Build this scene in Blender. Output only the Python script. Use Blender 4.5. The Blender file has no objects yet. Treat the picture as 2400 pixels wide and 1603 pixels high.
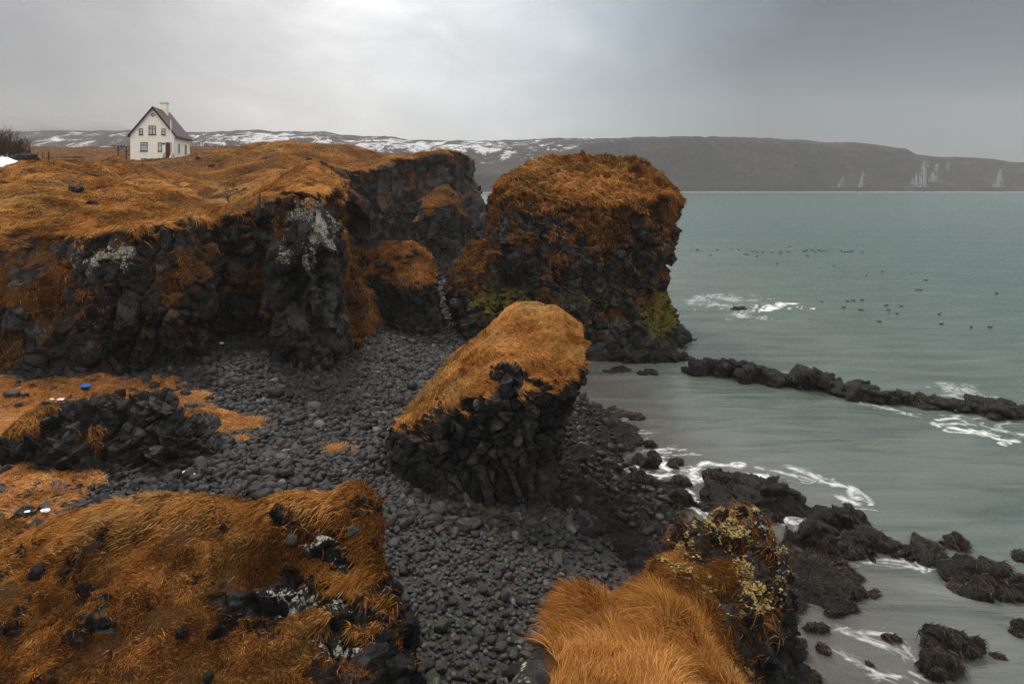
import bpy, math, random
import numpy as np

# ---------------------------------------------------------------- measures
F, HC, CX, HY = 1500.0, 10.0, 1200.0, 432.0      # lens and eye height used to measure the place
RNG = np.random.default_rng(11)
random.seed(5)
PI = math.pi

def at(px, py, Y):
    return np.array([(px-CX)*Y/F, Y, HC-(py-HY)*Y/F])

def ground(px, py, z=0.0):
    Y = F*(HC-z)/(py-HY)
    return np.array([(px-CX)*Y/F, Y])

# ---------------------------------------------------------------- noise
def _hash(ix, iy, iz, seed=0):
    h = (ix.astype(np.uint32)*np.uint32(374761393) + iy.astype(np.uint32)*np.uint32(668265263)
         + iz.astype(np.uint32)*np.uint32(2246822519) + np.uint32((seed*3266489917) & 0xffffffff))
    h ^= h >> np.uint32(13); h *= np.uint32(1274126177); h ^= h >> np.uint32(16)
    h *= np.uint32(2654435761); h ^= h >> np.uint32(15)
    return h

def vnoise(P, seed=0):
    I = np.floor(P).astype(np.int32); f = P-I
    f = f*f*f*(f*(f*6-15)+10)
    out = 0
    for a in (0, 1):
        wx = f[:, 0] if a else 1-f[:, 0]
        for b in (0, 1):
            wy = f[:, 1] if b else 1-f[:, 1]
            for c in (0, 1):
                wz = f[:, 2] if c else 1-f[:, 2]
                h = _hash(I[:, 0]+a, I[:, 1]+b, I[:, 2]+c, seed).astype(np.float32)*np.float32(2/4294967295.)-1
                out = out+h*(wx*wy*wz)
    return out

def fbm(P, scale, octv=3, seed=0, gain=.5):
    P = np.asarray(P, np.float64)/scale
    out, a, tot = 0, 1., 0.
    for o in range(octv):
        out = out+a*vnoise(P*(2.03**o)+o*17.3, seed+o*7)
        tot += a; a *= gain
    return out/tot*1.4

def fbm2(X, Y, scale, octv=3, seed=0, gain=.5):
    X = np.asarray(X, float); Y = np.asarray(Y, float)
    sh = np.broadcast(X, Y).shape
    P = np.stack([np.broadcast_to(X, sh).ravel(), np.broadcast_to(Y, sh).ravel(), np.full(int(np.prod(sh)), .37*scale)], 1)
    return fbm(P, scale, octv, seed, gain).reshape(sh)

def voro(P, seed=0, jit=.9):
    """F1, F2, feature point and id hash of a 3-D Voronoi field, all per point."""
    P = np.asarray(P, np.float32)
    I = np.floor(P).astype(np.int32)
    n = len(P)
    F1 = np.full(n, 9., np.float32); F2 = np.full(n, 9., np.float32)
    C = np.zeros((n, 3), np.float32); ID = np.zeros(n, np.uint32)
    for a in (-1, 0, 1):
        for b in (-1, 0, 1):
            for c in (-1, 0, 1):
                J = I+np.array([a, b, c], np.int32)
                h = _hash(J[:, 0], J[:, 1], J[:, 2], seed)
                fx = J[:, 0]+.5+jit*((h & np.uint32(1023)).astype(np.float32)/1023-.5)
                fy = J[:, 1]+.5+jit*(((h >> np.uint32(10)) & np.uint32(1023)).astype(np.float32)/1023-.5)
                fz = J[:, 2]+.5+jit*(((h >> np.uint32(20)) & np.uint32(1023)).astype(np.float32)/1023-.5)
                d = np.sqrt((fx-P[:, 0])**2+(fy-P[:, 1])**2+(fz-P[:, 2])**2)
                m = d < F1
                F2 = np.where(m, F1, np.minimum(F2, d))
                F1 = np.where(m, d, F1)
                C[m, 0] = fx[m]; C[m, 1] = fy[m]; C[m, 2] = fz[m]
                ID[m] = h[m]
    return F1, F2, C, ID

def h01(ID, k):
    h = ID*np.uint32(2654435761)+np.uint32(k*40503+77)
    h ^= h >> np.uint32(15); h *= np.uint32(2246822519); h ^= h >> np.uint32(13)
    return h.astype(np.float32)/4294967295.

def sstep(a, b, x):
    t = np.clip((x-a)/(b-a), 0, 1)
    return t*t*(3-2*t)

def blocks(P, size, seed=0, tilt=1.0, warp=.25, crack=.1):
    """Broken-rock relief: every cell gets its own level and tilt, with a joint between cells."""
    P = np.asarray(P, float)
    size = np.broadcast_to(np.asarray(size, float), (3,))
    W = np.stack([fbm(P, size.max()*1.5, 2, seed+31*k) for k in range(3)], 1)
    Q = P/size+warp*W
    F1, F2, C, ID = voro(Q, seed)
    rv = np.stack([h01(ID, k)*2-1 for k in (1, 2, 3)], 1)
    off = (h01(ID, 4)-.5)+tilt*np.sum((Q-C)*rv, 1)
    ck = sstep(0., crack, F2-F1)
    return off, ck, h01(ID, 5)

# ---------------------------------------------------------------- smooth surface through scattered heights
class Heights:
    def __init__(s, pts, c=2.5, lam=1e-3):
        p = np.array(pts, float); s.p, s.c = p, c
        n = len(p)
        A = s._k(p[:, :2]); A = A+np.eye(n)*lam
        Pm = np.c_[np.ones(n), p[:, :2]]
        M = np.block([[A, Pm], [Pm.T, np.zeros((3, 3))]])
        s.w = np.linalg.solve(M, np.r_[p[:, 2], 0, 0, 0])
    def _k(s, q):
        d2 = (q[:, None, 0]-s.p[None, :, 0])**2+(q[:, None, 1]-s.p[None, :, 1])**2
        return -np.sqrt(d2+s.c**2)
    def __call__(s, X, Y):
        X = np.asarray(X, float); Y = np.asarray(Y, float)
        sh = np.broadcast(X, Y).shape
        q = np.stack([np.broadcast_to(X, sh).ravel(), np.broadcast_to(Y, sh).ravel()], 1)
        out = np.empty(len(q)); n = len(s.p)
        for i in range(0, len(q), 40000):
            b = q[i:i+40000]
            out[i:i+40000] = s._k(b)@s.w[:n]+s.w[n]+b@s.w[n+1:]
        return out.reshape(sh)

def poly_dist(X, Y, poly):
    """Signed distance to a plan polygon, negative inside."""
    poly = np.asarray(poly, float); sh = X.shape
    x, y = X.ravel(), Y.ravel()
    d = np.full(x.shape, 1e18); ins = np.zeros(x.shape, bool)
    for i in range(len(poly)):
        a, b = poly[i], poly[(i+1) % len(poly)]
        e = b-a; wx, wy = x-a[0], y-a[1]
        t = np.clip((wx*e[0]+wy*e[1])/(e@e), 0, 1)
        d = np.minimum(d, (wx-t*e[0])**2+(wy-t*e[1])**2)
        c = ((a[1] <= y) & (b[1] > y)) | ((b[1] <= y) & (a[1] > y))
        with np.errstate(divide='ignore', invalid='ignore'):
            xi = a[0]+(y-a[1])/(b[1]-a[1])*e[0]
        ins ^= c & (x < xi)
    return (np.where(ins, -1, 1)*np.sqrt(d)).reshape(sh)

# ---------------------------------------------------------------- meshing a solid
def surface_nets(S, org, h):
    ins = S < 0
    n0, n1, n2 = [s-1 for s in S.shape]
    cnt = np.zeros((n0, n1, n2), np.int8)
    for a in (0, 1):
        for b in (0, 1):
            for c in (0, 1):
                cnt += ins[a:n0+a, b:n1+b, c:n2+c]
    act = (cnt > 0) & (cnt < 8)
    idx = np.full(act.shape, -1, np.int64)
    I = np.stack(np.nonzero(act), 1)
    idx[act] = np.arange(len(I))
    acc = np.zeros((len(I), 3)); num = np.zeros(len(I))
    cor = [(a, b, c) for a in (0, 1) for b in (0, 1) for c in (0, 1)]
    for u in range(8):
        for v in range(u+1, 8):
            A, B = np.array(cor[u]), np.array(cor[v])
            if np.abs(A-B).sum() != 1: continue
            va = S[I[:, 0]+A[0], I[:, 1]+A[1], I[:, 2]+A[2]]; vb = S[I[:, 0]+B[0], I[:, 1]+B[1], I[:, 2]+B[2]]
            m = (va < 0) != (vb < 0)
            t = np.where(m, va/np.where(m, va-vb, 1), 0)
            acc[m] += (A+(B-A)*t[:, None])[m]; num += m
    V = np.asarray(org)+h*(I+acc/num[:, None])
    Q = []
    s1 = ins[:-1, 1:-1, 1:-1] != ins[1:, 1:-1, 1:-1]
    i, j, k = np.nonzero(s1); j = j+1; k = k+1
    q = np.stack([idx[i, j-1, k-1], idx[i, j, k-1], idx[i, j, k], idx[i, j-1, k]], 1)
    f = ins[i, j, k]; q[~f] = q[~f][:, ::-1]; Q.append(q)
    s1 = ins[1:-1, :-1, 1:-1] != ins[1:-1, 1:, 1:-1]
    i, j, k = np.nonzero(s1); i = i+1; k = k+1
    q = np.stack([idx[i-1, j, k-1], idx[i-1, j, k], idx[i, j, k], idx[i, j, k-1]], 1)
    f = ins[i, j, k]; q[~f] = q[~f][:, ::-1]; Q.append(q)
    s1 = ins[1:-1, 1:-1, :-1] != ins[1:-1, 1:-1, 1:]
    i, j, k = np.nonzero(s1); i = i+1; j = j+1
    q = np.stack([idx[i-1, j-1, k], idx[i, j-1, k], idx[i, j, k], idx[i-1, j, k]], 1)
    f = ins[i, j, k]; q[~f] = q[~f][:, ::-1]; Q.append(q)
    return V, np.concatenate(Q)

def subdivide(V, Q):
    """One smooth quad subdivision (midpoints, then a light Laplacian)."""
    n, m = len(V), len(Q)
    E = np.concatenate([Q[:, [0, 1]], Q[:, [1, 2]], Q[:, [2, 3]], Q[:, [3, 0]]])
    Es = np.sort(E, 1)
    key = Es[:, 0]*n+Es[:, 1]
    u, inv = np.unique(key, return_inverse=True)
    ue = np.stack([u//n, u % n], 1)
    W = np.concatenate([V, (V[ue[:, 0]]+V[ue[:, 1]])/2, V[Q].mean(1)])
    e = (inv+n).reshape(4, m)
    c = np.arange(m)+n+len(u)
    NQ = np.concatenate([np.stack([Q[:, 0], e[0], c, e[3]], 1), np.stack([e[0], Q[:, 1], e[1], c], 1),
                         np.stack([c, e[1], Q[:, 2], e[2]], 1), np.stack([e[3], c, e[2], Q[:, 3]], 1)])
    return smooth(W, NQ, 1, .6), NQ

def smooth(V, Q, it=1, k=.5):
    n = len(V)
    a = np.concatenate([Q[:, 0], Q[:, 1], Q[:, 2], Q[:, 3]]); b = np.concatenate([Q[:, 1], Q[:, 2], Q[:, 3], Q[:, 0]])
    deg = np.maximum(np.bincount(a, minlength=n)+np.bincount(b, minlength=n), 1)
    for _ in range(it):
        s = np.stack([np.bincount(a, V[b, d], n)+np.bincount(b, V[a, d], n) for d in range(3)], 1)/deg[:, None]
        V = V+k*(s-V)
    return V

def normals(V, Q):
    fn = np.cross(V[Q[:, 2]]-V[Q[:, 0]], V[Q[:, -1]]-V[Q[:, 1]])
    N = np.stack([sum(np.bincount(Q[:, i], fn[:, d], len(V)) for i in range(Q.shape[1])) for d in range(3)], 1)
    return N/np.maximum(np.linalg.norm(N, axis=1), 1e-12)[:, None]

def grid_quads(nr, nc):
    r, c = np.meshgrid(np.arange(nr-1), np.arange(nc-1), indexing='ij')
    i = (r*nc+c).ravel()
    return np.stack([i, i+1, i+nc+1, i+nc], 1)

# ---------------------------------------------------------------- objects
COL = bpy.context.scene.collection

def tag(o, label=None, cat=None, group=None, kind=None):
    if label: o['label'] = label
    if cat: o['category'] = cat
    if group: o['group'] = group
    if kind: o['kind'] = kind
    return o

def mesh_of(name, V, Fc, attrs=None, flat=False):
    me = bpy.data.meshes.new(name)
    V = np.asarray(V, np.float32)
    if isinstance(Fc, np.ndarray):
        n, k = Fc.shape
        me.vertices.add(len(V)); me.vertices.foreach_set('co', V.ravel())
        me.loops.add(n*k); me.loops.foreach_set('vertex_index', Fc.astype(np.int32).ravel())
        me.polygons.add(n); me.polygons.foreach_set('loop_start', np.arange(0, n*k, k, dtype=np.int32))
    else:
        me.from_pydata([tuple(v) for v in V], [], [list(f) for f in Fc])
    me.update(calc_edges=True)
    me.polygons.foreach_set('use_smooth', np.full(len(me.polygons), not flat))
    for k, v in (attrs or {}).items():
        a = me.attributes.new(k, 'FLOAT', 'POINT'); a.data.foreach_set('value', np.asarray(v, np.float32))
    return me

def obj(name, me, m=None, parent=None, **kw):
    o = bpy.data.objects.new(name, me)
    COL.objects.link(o)
    if m is not None and me is not None and not len(me.materials): me.materials.append(m)
    if parent is not None: o.parent = parent
    return tag(o, **kw)

def empty(name, loc=(0, 0, 0), rz=0., **kw):
    o = bpy.data.objects.new(name, None); COL.objects.link(o)
    o.location = loc; o.rotation_euler = (0, 0, rz)
    return tag(o, **kw)

def in_view(P, mx=1.2, my=1.25):
    x = P[:, 0]/np.maximum(P[:, 1], .1)*F; y = HY+(HC-P[:, 2])/np.maximum(P[:, 1], .1)*F
    return (np.abs(x) < 1200*mx) & (y < 1603*my) & (P[:, 1] > .5)

def curves(name, pts, rad, tone, m, parent=None, hue=None, **kw):
    """pts (n,k,3): n bent blades of k points."""
    n, k, _ = pts.shape
    cu = bpy.data.hair_curves.new(name)
    cu.add_curves([k]*n)
    cu.position_data.foreach_set('vector', pts.astype(np.float32).ravel())
    a = cu.attributes.get('radius') or cu.attributes.new('radius', 'FLOAT', 'POINT')
    a.data.foreach_set('value', np.asarray(rad, np.float32).ravel())
    a = cu.attributes.new('tone', 'FLOAT', 'CURVE'); a.data.foreach_set('value', np.asarray(tone, np.float32))
    if hue is not None:
        a = cu.attributes.new('hue', 'FLOAT', 'CURVE'); a.data.foreach_set('value', np.asarray(hue, np.float32))
    cu.materials.append(m)
    return obj(name, cu, None, parent, **kw)

def scatter(V, Q, w, n):
    """n random points on the quads, weighted by area and vertex weight w."""
    T = np.concatenate([Q[:, [0, 1, 2]], Q[:, [0, 2, 3]]]) if Q.shape[1] == 4 else Q
    a, b, c = V[T[:, 0]], V[T[:, 1]], V[T[:, 2]]
    ar = np.linalg.norm(np.cross(b-a, c-a), axis=1)*.5*w[T].mean(1)
    cs = np.cumsum(ar)
    t = np.searchsorted(cs, RNG.random(n)*cs[-1]); t = np.minimum(t, len(T)-1)
    r1 = np.sqrt(RNG.random(n)); r2 = RNG.random(n)
    u = np.stack([1-r1, r1*(1-r2), r1*r2], 1)
    return (V[T[t]]*u[:, :, None]).sum(1), T[t], u

def grow(name, V, Q, N, w, n, L, rad, m, parent=None, lift=.6, wind=(1., -.3), swirl=.8, grav=.35, clump=.5, rnd=.35, k=5,
         tone0=.5, cull=True, sink=.0, **kw):
    """Grass: bent blades rooted on a surface, combed by a wandering wind."""
    if cull:
        w = w*in_view(V)
    R, T, u = scatter(V, Q, w, n)
    nn = (N[T]*u[:, :, None]).sum(1); nn /= np.linalg.norm(nn, axis=1)[:, None]
    R = R-nn*sink
    ang = math.atan2(wind[1], wind[0])+swirl*fbm(R, clump*4, 2, 3)+swirl*.6*fbm(R, clump, 2, 5)
    f = np.stack([np.cos(ang), np.sin(ang), np.zeros(n)], 1)
    f -= nn*np.sum(f*nn, 1)[:, None]
    lf = lift*(1+.5*fbm(R, clump*.8, 2, 9))
    d = nn*lf[:, None]+f*(1-lf*.5)[:, None]+rnd*RNG.normal(size=(n, 3))
    d /= np.linalg.norm(d, axis=1)[:, None]
    ln = L*(.55+.75*RNG.random(n))*(1+.35*fbm(R, clump*1.3, 2, 13))
    t = np.linspace(0, 1, k)
    bend = f*.35+np.array([0, 0, -grav])
    pts = R[:, None, :]+ln[:, None, None]*(d[:, None, :]*t[None, :, None]+bend[:, None, :]*(t**2)[None, :, None])
    rr = rad*(.7+.6*RNG.random(n))[:, None]*np.array([1., .95, .8, .55, .15][:k] if k == 5 else np.linspace(1, .15, k))[None, :]
    tone = (tone0(R) if callable(tone0) else tone0)+.26*fbm(R, clump*2.2, 3, 21)+.22*fbm(R, 5., 3, 23)+.18*RNG.normal(size=n)
    hue = np.clip(.42+.75*fbm(R, 3.2, 3, 25)+.35*fbm(R, .9, 2, 27)+.12*RNG.normal(size=n), 0, 1)
    return curves(name, pts, rr, np.clip(tone, 0, 1), m, parent, hue, **kw)

class MB:
    """Collects boxes, prisms and tubes into one mesh."""
    def __init__(s): s.v, s.f = [], []
    def add(s, V, Fc):
        o = len(s.v); s.v += [tuple(map(float, v)) for v in V]; s.f += [[i+o for i in f] for f in Fc]; return s
    def box(s, x0, x1, y0, y1, z0, z1):
        return s.add([(x0, y0, z0), (x1, y0, z0), (x1, y1, z0), (x0, y1, z0), (x0, y0, z1), (x1, y0, z1), (x1, y1, z1), (x0, y1, z1)],
                     [[3, 2, 1, 0], [4, 5, 6, 7], [0, 1, 5, 4], [1, 2, 6, 5], [2, 3, 7, 6], [3, 0, 4, 7]])
    def prism(s, poly, y0, y1):
        """polygon in x,z pushed from y0 to y1"""
        n = len(poly)
        V = [(x, y0, z) for x, z in poly]+[(x, y1, z) for x, z in poly]
        return s.add(V, [list(range(n)), list(range(2*n-1, n-1, -1))]+[[i, i+n, (i+1) % n+n, (i+1) % n] for i in range(n)])
    def tube(s, pts, rad, sides=8):
        pts = np.array(pts, float); n = len(pts)
        rad = np.broadcast_to(np.asarray(rad, float), (n,))
        V = []
        for i in range(n):
            d = pts[min(i+1, n-1)]-pts[max(i-1, 0)]; d /= np.linalg.norm(d)
            a = np.cross(d, (0, 0, 1.) if abs(d[2]) < .9 else (1., 0, 0)); a /= np.linalg.norm(a); b = np.cross(d, a)
            for k in range(sides):
                t = 2*PI*k/sides; V.append(pts[i]+rad[i]*(math.cos(t)*a+math.sin(t)*b))
        Fc = [[i*sides+k, i*sides+(k+1) % sides, (i+1)*sides+(k+1) % sides, (i+1)*sides+k] for i in range(n-1) for k in range(sides)]
        Fc += [list(range(sides))[::-1], [(n-1)*sides+k for k in range(sides)]]
        return s.add(V, Fc)
    def build(s, name, m, parent=None, flat=True, bev=0., **kw):
        me = mesh_of(name, np.array(s.v), s.f, flat=flat)
        o = obj(name, me, m, parent, **kw)
        if bev:
            b = o.modifiers.new('bevel', 'BEVEL'); b.width = bev; b.segments = 2
        return o

_ico = {}
def ico(n):
    if n not in _ico:
        import bmesh
        bm = bmesh.new(); bmesh.ops.create_icosphere(bm, subdivisions=n, radius=1.)
        V = np.array([v.co[:] for v in bm.verts]); T = np.array([[v.index for v in f.verts] for f in bm.faces])
        bm.free(); _ico[n] = (V, T)
    return _ico[n]
# ---------------------------------------------------------------- materials
class NT:
    def __init__(s, tree): s.t = tree; tree.nodes.clear()
    def n(s, typ, **kw):
        nd = s.t.nodes.new(typ)
        for k, v in kw.items():
            if k.startswith('i_'):
                nm = k[2:]; nm = int(nm) if nm.isdigit() else nm.replace('_', ' ')
                sock = nd.inputs[nm]
                if hasattr(v, 'is_output') or isinstance(v, bpy.types.NodeSocket): s.t.links.new(v, sock)
                else: sock.default_value = v
            else: setattr(nd, k, v)
        return nd
    def link(s, a, b): s.t.links.new(a, b)
    def attr(s, name): return s.n('ShaderNodeAttribute', attribute_name=name).outputs['Fac']
    def math(s, op, a, b=0., c=None, clamp=False):
        nd = s.n('ShaderNodeMath', operation=op, use_clamp=clamp)
        for i, v in enumerate((a, b, c)):
            if v is None: continue
            if isinstance(v, bpy.types.NodeSocket): s.link(v, nd.inputs[i])
            else: nd.inputs[i].default_value = v
        return nd.outputs[0]
    def noise(s, vec, scale, detail=4., rough=.6, dist=0.):
        nd = s.n('ShaderNodeTexNoise'); nd.inputs['Scale'].default_value = scale; nd.inputs['Detail'].default_value = detail
        nd.inputs['Roughness'].default_value = rough; nd.inputs['Distortion'].default_value = dist
        if vec is not None: s.link(vec, nd.inputs['Vector'])
        return nd.outputs['Fac']
    def voro(s, vec, scale, feature='F1', out='Distance'):
        nd = s.n('ShaderNodeTexVoronoi', feature=feature); nd.inputs['Scale'].default_value = scale
        if vec is not None: s.link(vec, nd.inputs['Vector'])
        return nd.outputs[out]
    def rng(s, v, a, b, c=0., d=1., smooth=True):
        nd = s.n('ShaderNodeMapRange', interpolation_type='SMOOTHSTEP' if smooth else 'LINEAR')
        for i, x in enumerate((v, a, b, c, d)):
            if isinstance(x, bpy.types.NodeSocket): s.link(x, nd.inputs[i])
            else: nd.inputs[i].default_value = x
        return nd.outputs[0]
    def mix(s, fac, a, b, mode='MIX'):
        nd = s.n('ShaderNodeMix', data_type='RGBA', blend_type=mode)
        for i, v in ((0, fac), (6, a), (7, b)):
            if isinstance(v, bpy.types.NodeSocket): s.link(v, nd.inputs[i])
            else: nd.inputs[i].default_value = v if i == 0 else (*v, 1.)
        return nd.outputs[2]
    def ramp(s, fac, stops):
        nd = s.n('ShaderNodeValToRGB'); cr = nd.color_ramp
        while len(cr.elements) < len(stops): cr.elements.new(.5)
        for e, (p, c) in zip(cr.elements, stops): e.position = p; e.color = (*c, 1.)
        s.link(fac, nd.inputs[0]); return nd.outputs[0]
    def pos(s, sx=1., sy=1., sz=1.):
        g = s.n('ShaderNodeTexCoord').outputs['Object']
        if (sx, sy, sz) == (1., 1., 1.): return g
        m = s.n('ShaderNodeMapping'); m.inputs['Scale'].default_value = (sx, sy, sz); s.link(g, m.inputs[0]); return m.outputs[0]
    def bump(s, h, dist, strength=1., normal=None):
        nd = s.n('ShaderNodeBump'); nd.inputs['Distance'].default_value = dist; nd.inputs['Strength'].default_value = strength
        s.link(h, nd.inputs['Height'])
        if normal is not None: s.link(normal, nd.inputs['Normal'])
        return nd.outputs[0]
    def out(s, sh, vol=False):
        o = s.n('ShaderNodeOutputMaterial'); s.link(sh, o.inputs['Volume' if vol else 'Surface'])
    def pbr(s, col, rough=.8, spec=.3, normal=None, metal=0., **kw):
        b = s.n('ShaderNodeBsdfPrincipled')
        for nm, v in (('Base Color', col), ('Roughness', rough), ('Specular IOR Level', spec), ('Metallic', metal), ('Normal', normal)):
            if v is None: continue
            if isinstance(v, bpy.types.NodeSocket): s.link(v, b.inputs[nm])
            else: b.inputs[nm].default_value = (*v, 1.) if nm == 'Base Color' else v
        return b.outputs[0]

def new_mat(name):
    m = bpy.data.materials.new(name); m.use_nodes = True
    return m, NT(m.node_tree)

def simple(name, col, rough=.7, spec=.3, var=.25, scale=6., bump=.0):
    m, N = new_mat(name)
    p = N.pos(); f = N.noise(p, scale)
    c = N.mix(f, tuple(x*(1-var) for x in col), tuple(min(1, x*(1+var)) for x in col))
    nb = N.bump(N.noise(p, scale*5), bump) if bump else None
    N.out(N.pbr(c, rough, spec, nb)); return m

STRAW = [(0., (.04, .017, .007)), (.25, (.13, .052, .013)), (.5, (.36, .148, .031)), (.75, (.55, .262, .075)), (1., (.74, .44, .18))]

def make_basalt():
    m, N = new_mat('basalt')
    p = N.pos()
    n1 = N.noise(p, .6, 5); n2 = N.noise(p, 5., 6, .65); n3 = N.noise(p, 22., 5, .7)
    cell = N.attr('cell')
    base = N.ramp(N.math('ADD', N.math('MULTIPLY', n2, .6), N.math('MULTIPLY', cell, .55)),
                  [(0.2, (.006, .006, .006)), (.5, (.019, .019, .019)), (.72, (.062, .062, .059)), (1., (.19, .19, .178))])
    base = N.mix(N.rng(n1, .5, .75, 0., .6), base, (.05, .03, .02))          # rusty weathering
    lich = N.attr('lich'); l2 = N.voro(p, 14., 'F1'); nl = N.noise(p, 9., 7, .85)
    lck = N.math('GREATER_THAN', N.voro(p, 8., 'DISTANCE_TO_EDGE'), N.rng(N.noise(p, 3.), .3, .7, .0, .10))
    lf = N.math('MULTIPLY', lck, N.math('GREATER_THAN', N.math('ADD', N.math('MULTIPLY', lich, .64), N.math('SUBTRACT', nl, N.math('MULTIPLY', l2, .35))), .86))
    base = N.mix(lf, base, N.mix(N.rng(N.noise(p, 26., 5, .75), .35, .65), (.16, .165, .13), (.66, .65, .54)))
    moss = N.attr('moss'); mf = N.rng(N.math('ADD', N.math('MULTIPLY', moss, .75), N.math('MULTIPLY', N.math('SUBTRACT', N.noise(p, 8., 7, .85), .5), 1.6)), .42, .62)
    base = N.mix(mf, base, N.mix(N.noise(p, 9.), (.04, .042, .008), (.20, .175, .022)))
    g = N.attr('grass'); gf = N.rng(N.math('ADD', g, N.math('MULTIPLY', N.math('SUBTRACT', n2, .5), .7)), .38, .55)
    gn = N.noise(N.pos(1., 1., .6), 30., 6, .85, .8)
    gcol = N.ramp(N.math('ADD', N.math('MULTIPLY', gn, .75), N.math('MULTIPLY', N.noise(p, 1.1, 5), .25)),
                  [(.36, (.010, .005, .003)), (.48, (.07, .030, .009)), (.58, (.20, .085, .022)), (.72, (.42, .22, .07))])
    gcol = N.mix(N.rng(N.noise(p, .45, 5), .45, .65, 0., .7), gcol, N.ramp(gn, [(.38, (.010, .008, .004)), (.5, (.055, .036, .013)), (.66, (.21, .14, .05))]))
    base = N.mix(gf, base, gcol)
    bm = N.bump(N.math('ADD', n3, N.math('MULTIPLY', N.voro(p, 7., 'DISTANCE_TO_EDGE'), 1.2)), .07, 1., N.bump(n2, .16, 1.))
    N.out(N.pbr(base, N.rng(gf, 0., 1., .68, .95), .10, N.bump(N.math('MULTIPLY', gn, gf), .09, 1., bm))); return m

def make_grass(name, dark=1., stops=STRAW):
    m, N = new_mat(name)
    t = N.attr('tone')
    c = N.ramp(t, [(a, tuple(x*dark for x in b)) for a, b in stops])
    c2 = N.ramp(t, [(0., (.03, .018, .008)), (.3, (.10, .055, .017)), (.6, (.28, .155, .045)), (1., (.56, .39, .17))])
    if stops is STRAW: c = N.mix(N.rng(N.attr('hue'), .45, .95, 0., .85), c, c2)
    d = N.n('ShaderNodeBsdfDiffuse'); N.link(c, d.inputs[0])
    tr = N.n('ShaderNodeBsdfTranslucent'); N.link(c, tr.inputs[0])
    mx = N.n('ShaderNodeMixShader'); mx.inputs[0].default_value = .25
    N.link(d.outputs[0], mx.inputs[1]); N.link(tr.outputs[0], mx.inputs[2])
    N.out(mx.outputs[0]); return m

def make_stone():
    m, N = new_mat('beach_stone')
    p = N.pos(); t = N.attr('tone'); w = N.attr('wet')
    c = N.ramp(t, [(0., (.007, .007, .0072)), (.45, (.0155, .016, .0162)), (.8, (.036, .036, .035)), (1., (.11, .105, .095))])
    c = N.mix(N.math('MULTIPLY', w, N.rng(N.attr('hue'), .45, .9)), c, (.04, .045, .026))
    c = N.mix(N.rng(N.attr('hue'), .28, .05, 0., .6), c, (.045, .03, .03))
    f = N.noise(p, 25., 5, .7)
    c = N.mix(N.rng(f, .35, .7, 0., .5), c, N.mix(.55, c, (.0, .0, .0)))
    N.out(N.pbr(c, N.rng(w, 0., 1., .62, .42), .2, N.bump(N.noise(p, 45., 4, .6), .012, .7))); return m

def make_weed():
    m, N = new_mat('seaweed')
    p = N.pos()
    n = N.noise(p, 3., 6, .7); n2 = N.noise(p, 11., 7, .85, 1.2)
    c = N.ramp(N.math('ADD', N.math('MULTIPLY', n, .5), N.math('MULTIPLY', n2, .5)), [(.36, (.003, .0028, .0025)), (.48, (.009, .007, .0055)), (.57, (.034, .024, .015)), (.67, (.16, .12, .085))])  # palest stop paints wet glints into the weed as light speckles
    N.out(N.pbr(c, .36, .4, N.bump(n2, .22, 1., N.bump(n, .25, 1.)))); return m

def make_weed_strand():
    m, N = new_mat('seaweed_frond')
    c = N.ramp(N.attr('tone'), [(0., (.004, .0035, .003)), (.45, (.009, .007, .005)), (.75, (.032, .021, .012)), (1., (.15, .10, .055))])
    N.out(N.pbr(c, .45, .25)); return m

def make_ground():
    m, N = new_mat('beach_ground')
    p = N.pos()
    n = N.noise(p, 12., 6, .7); n1 = N.noise(p, 1.4, 5)
    v = N.voro(p, 9., 'F1')
    base = N.mix(N.rng(v, .1, .7), (.04, .039, .039), (.008, .008, .008))
    base = N.mix(N.rng(n1, .45, .7, 0., .5), base, (.03, .02, .015))
    sand = N.attr('sand')
    base = N.mix(N.rng(sand, .3, .7), base, N.mix(N.noise(p, 2.5, 5), (.055, .045, .040), (.115, .094, .083)))
    g = N.attr('grass'); gf = N.rng(N.math('ADD', g, N.math('SUBTRACT', N.noise(p, 2.2, 6, .7), .5)), .4, .6)
    gcol = N.ramp(N.math('ADD', N.math('MULTIPLY', N.noise(p, 14., 6, .75), .5), N.math('MULTIPLY', n1, .45)),
                  [(.28, (.04, .015, .006)), (.5, (.20, .075, .018)), (.75, (.40, .18, .05))])
    base = N.mix(gf, base, gcol)
    N.out(N.pbr(base, N.rng(sand, .3, .7, .8, .3), .4, N.bump(N.math('ADD', n, v), .05, .8))); return m

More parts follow.
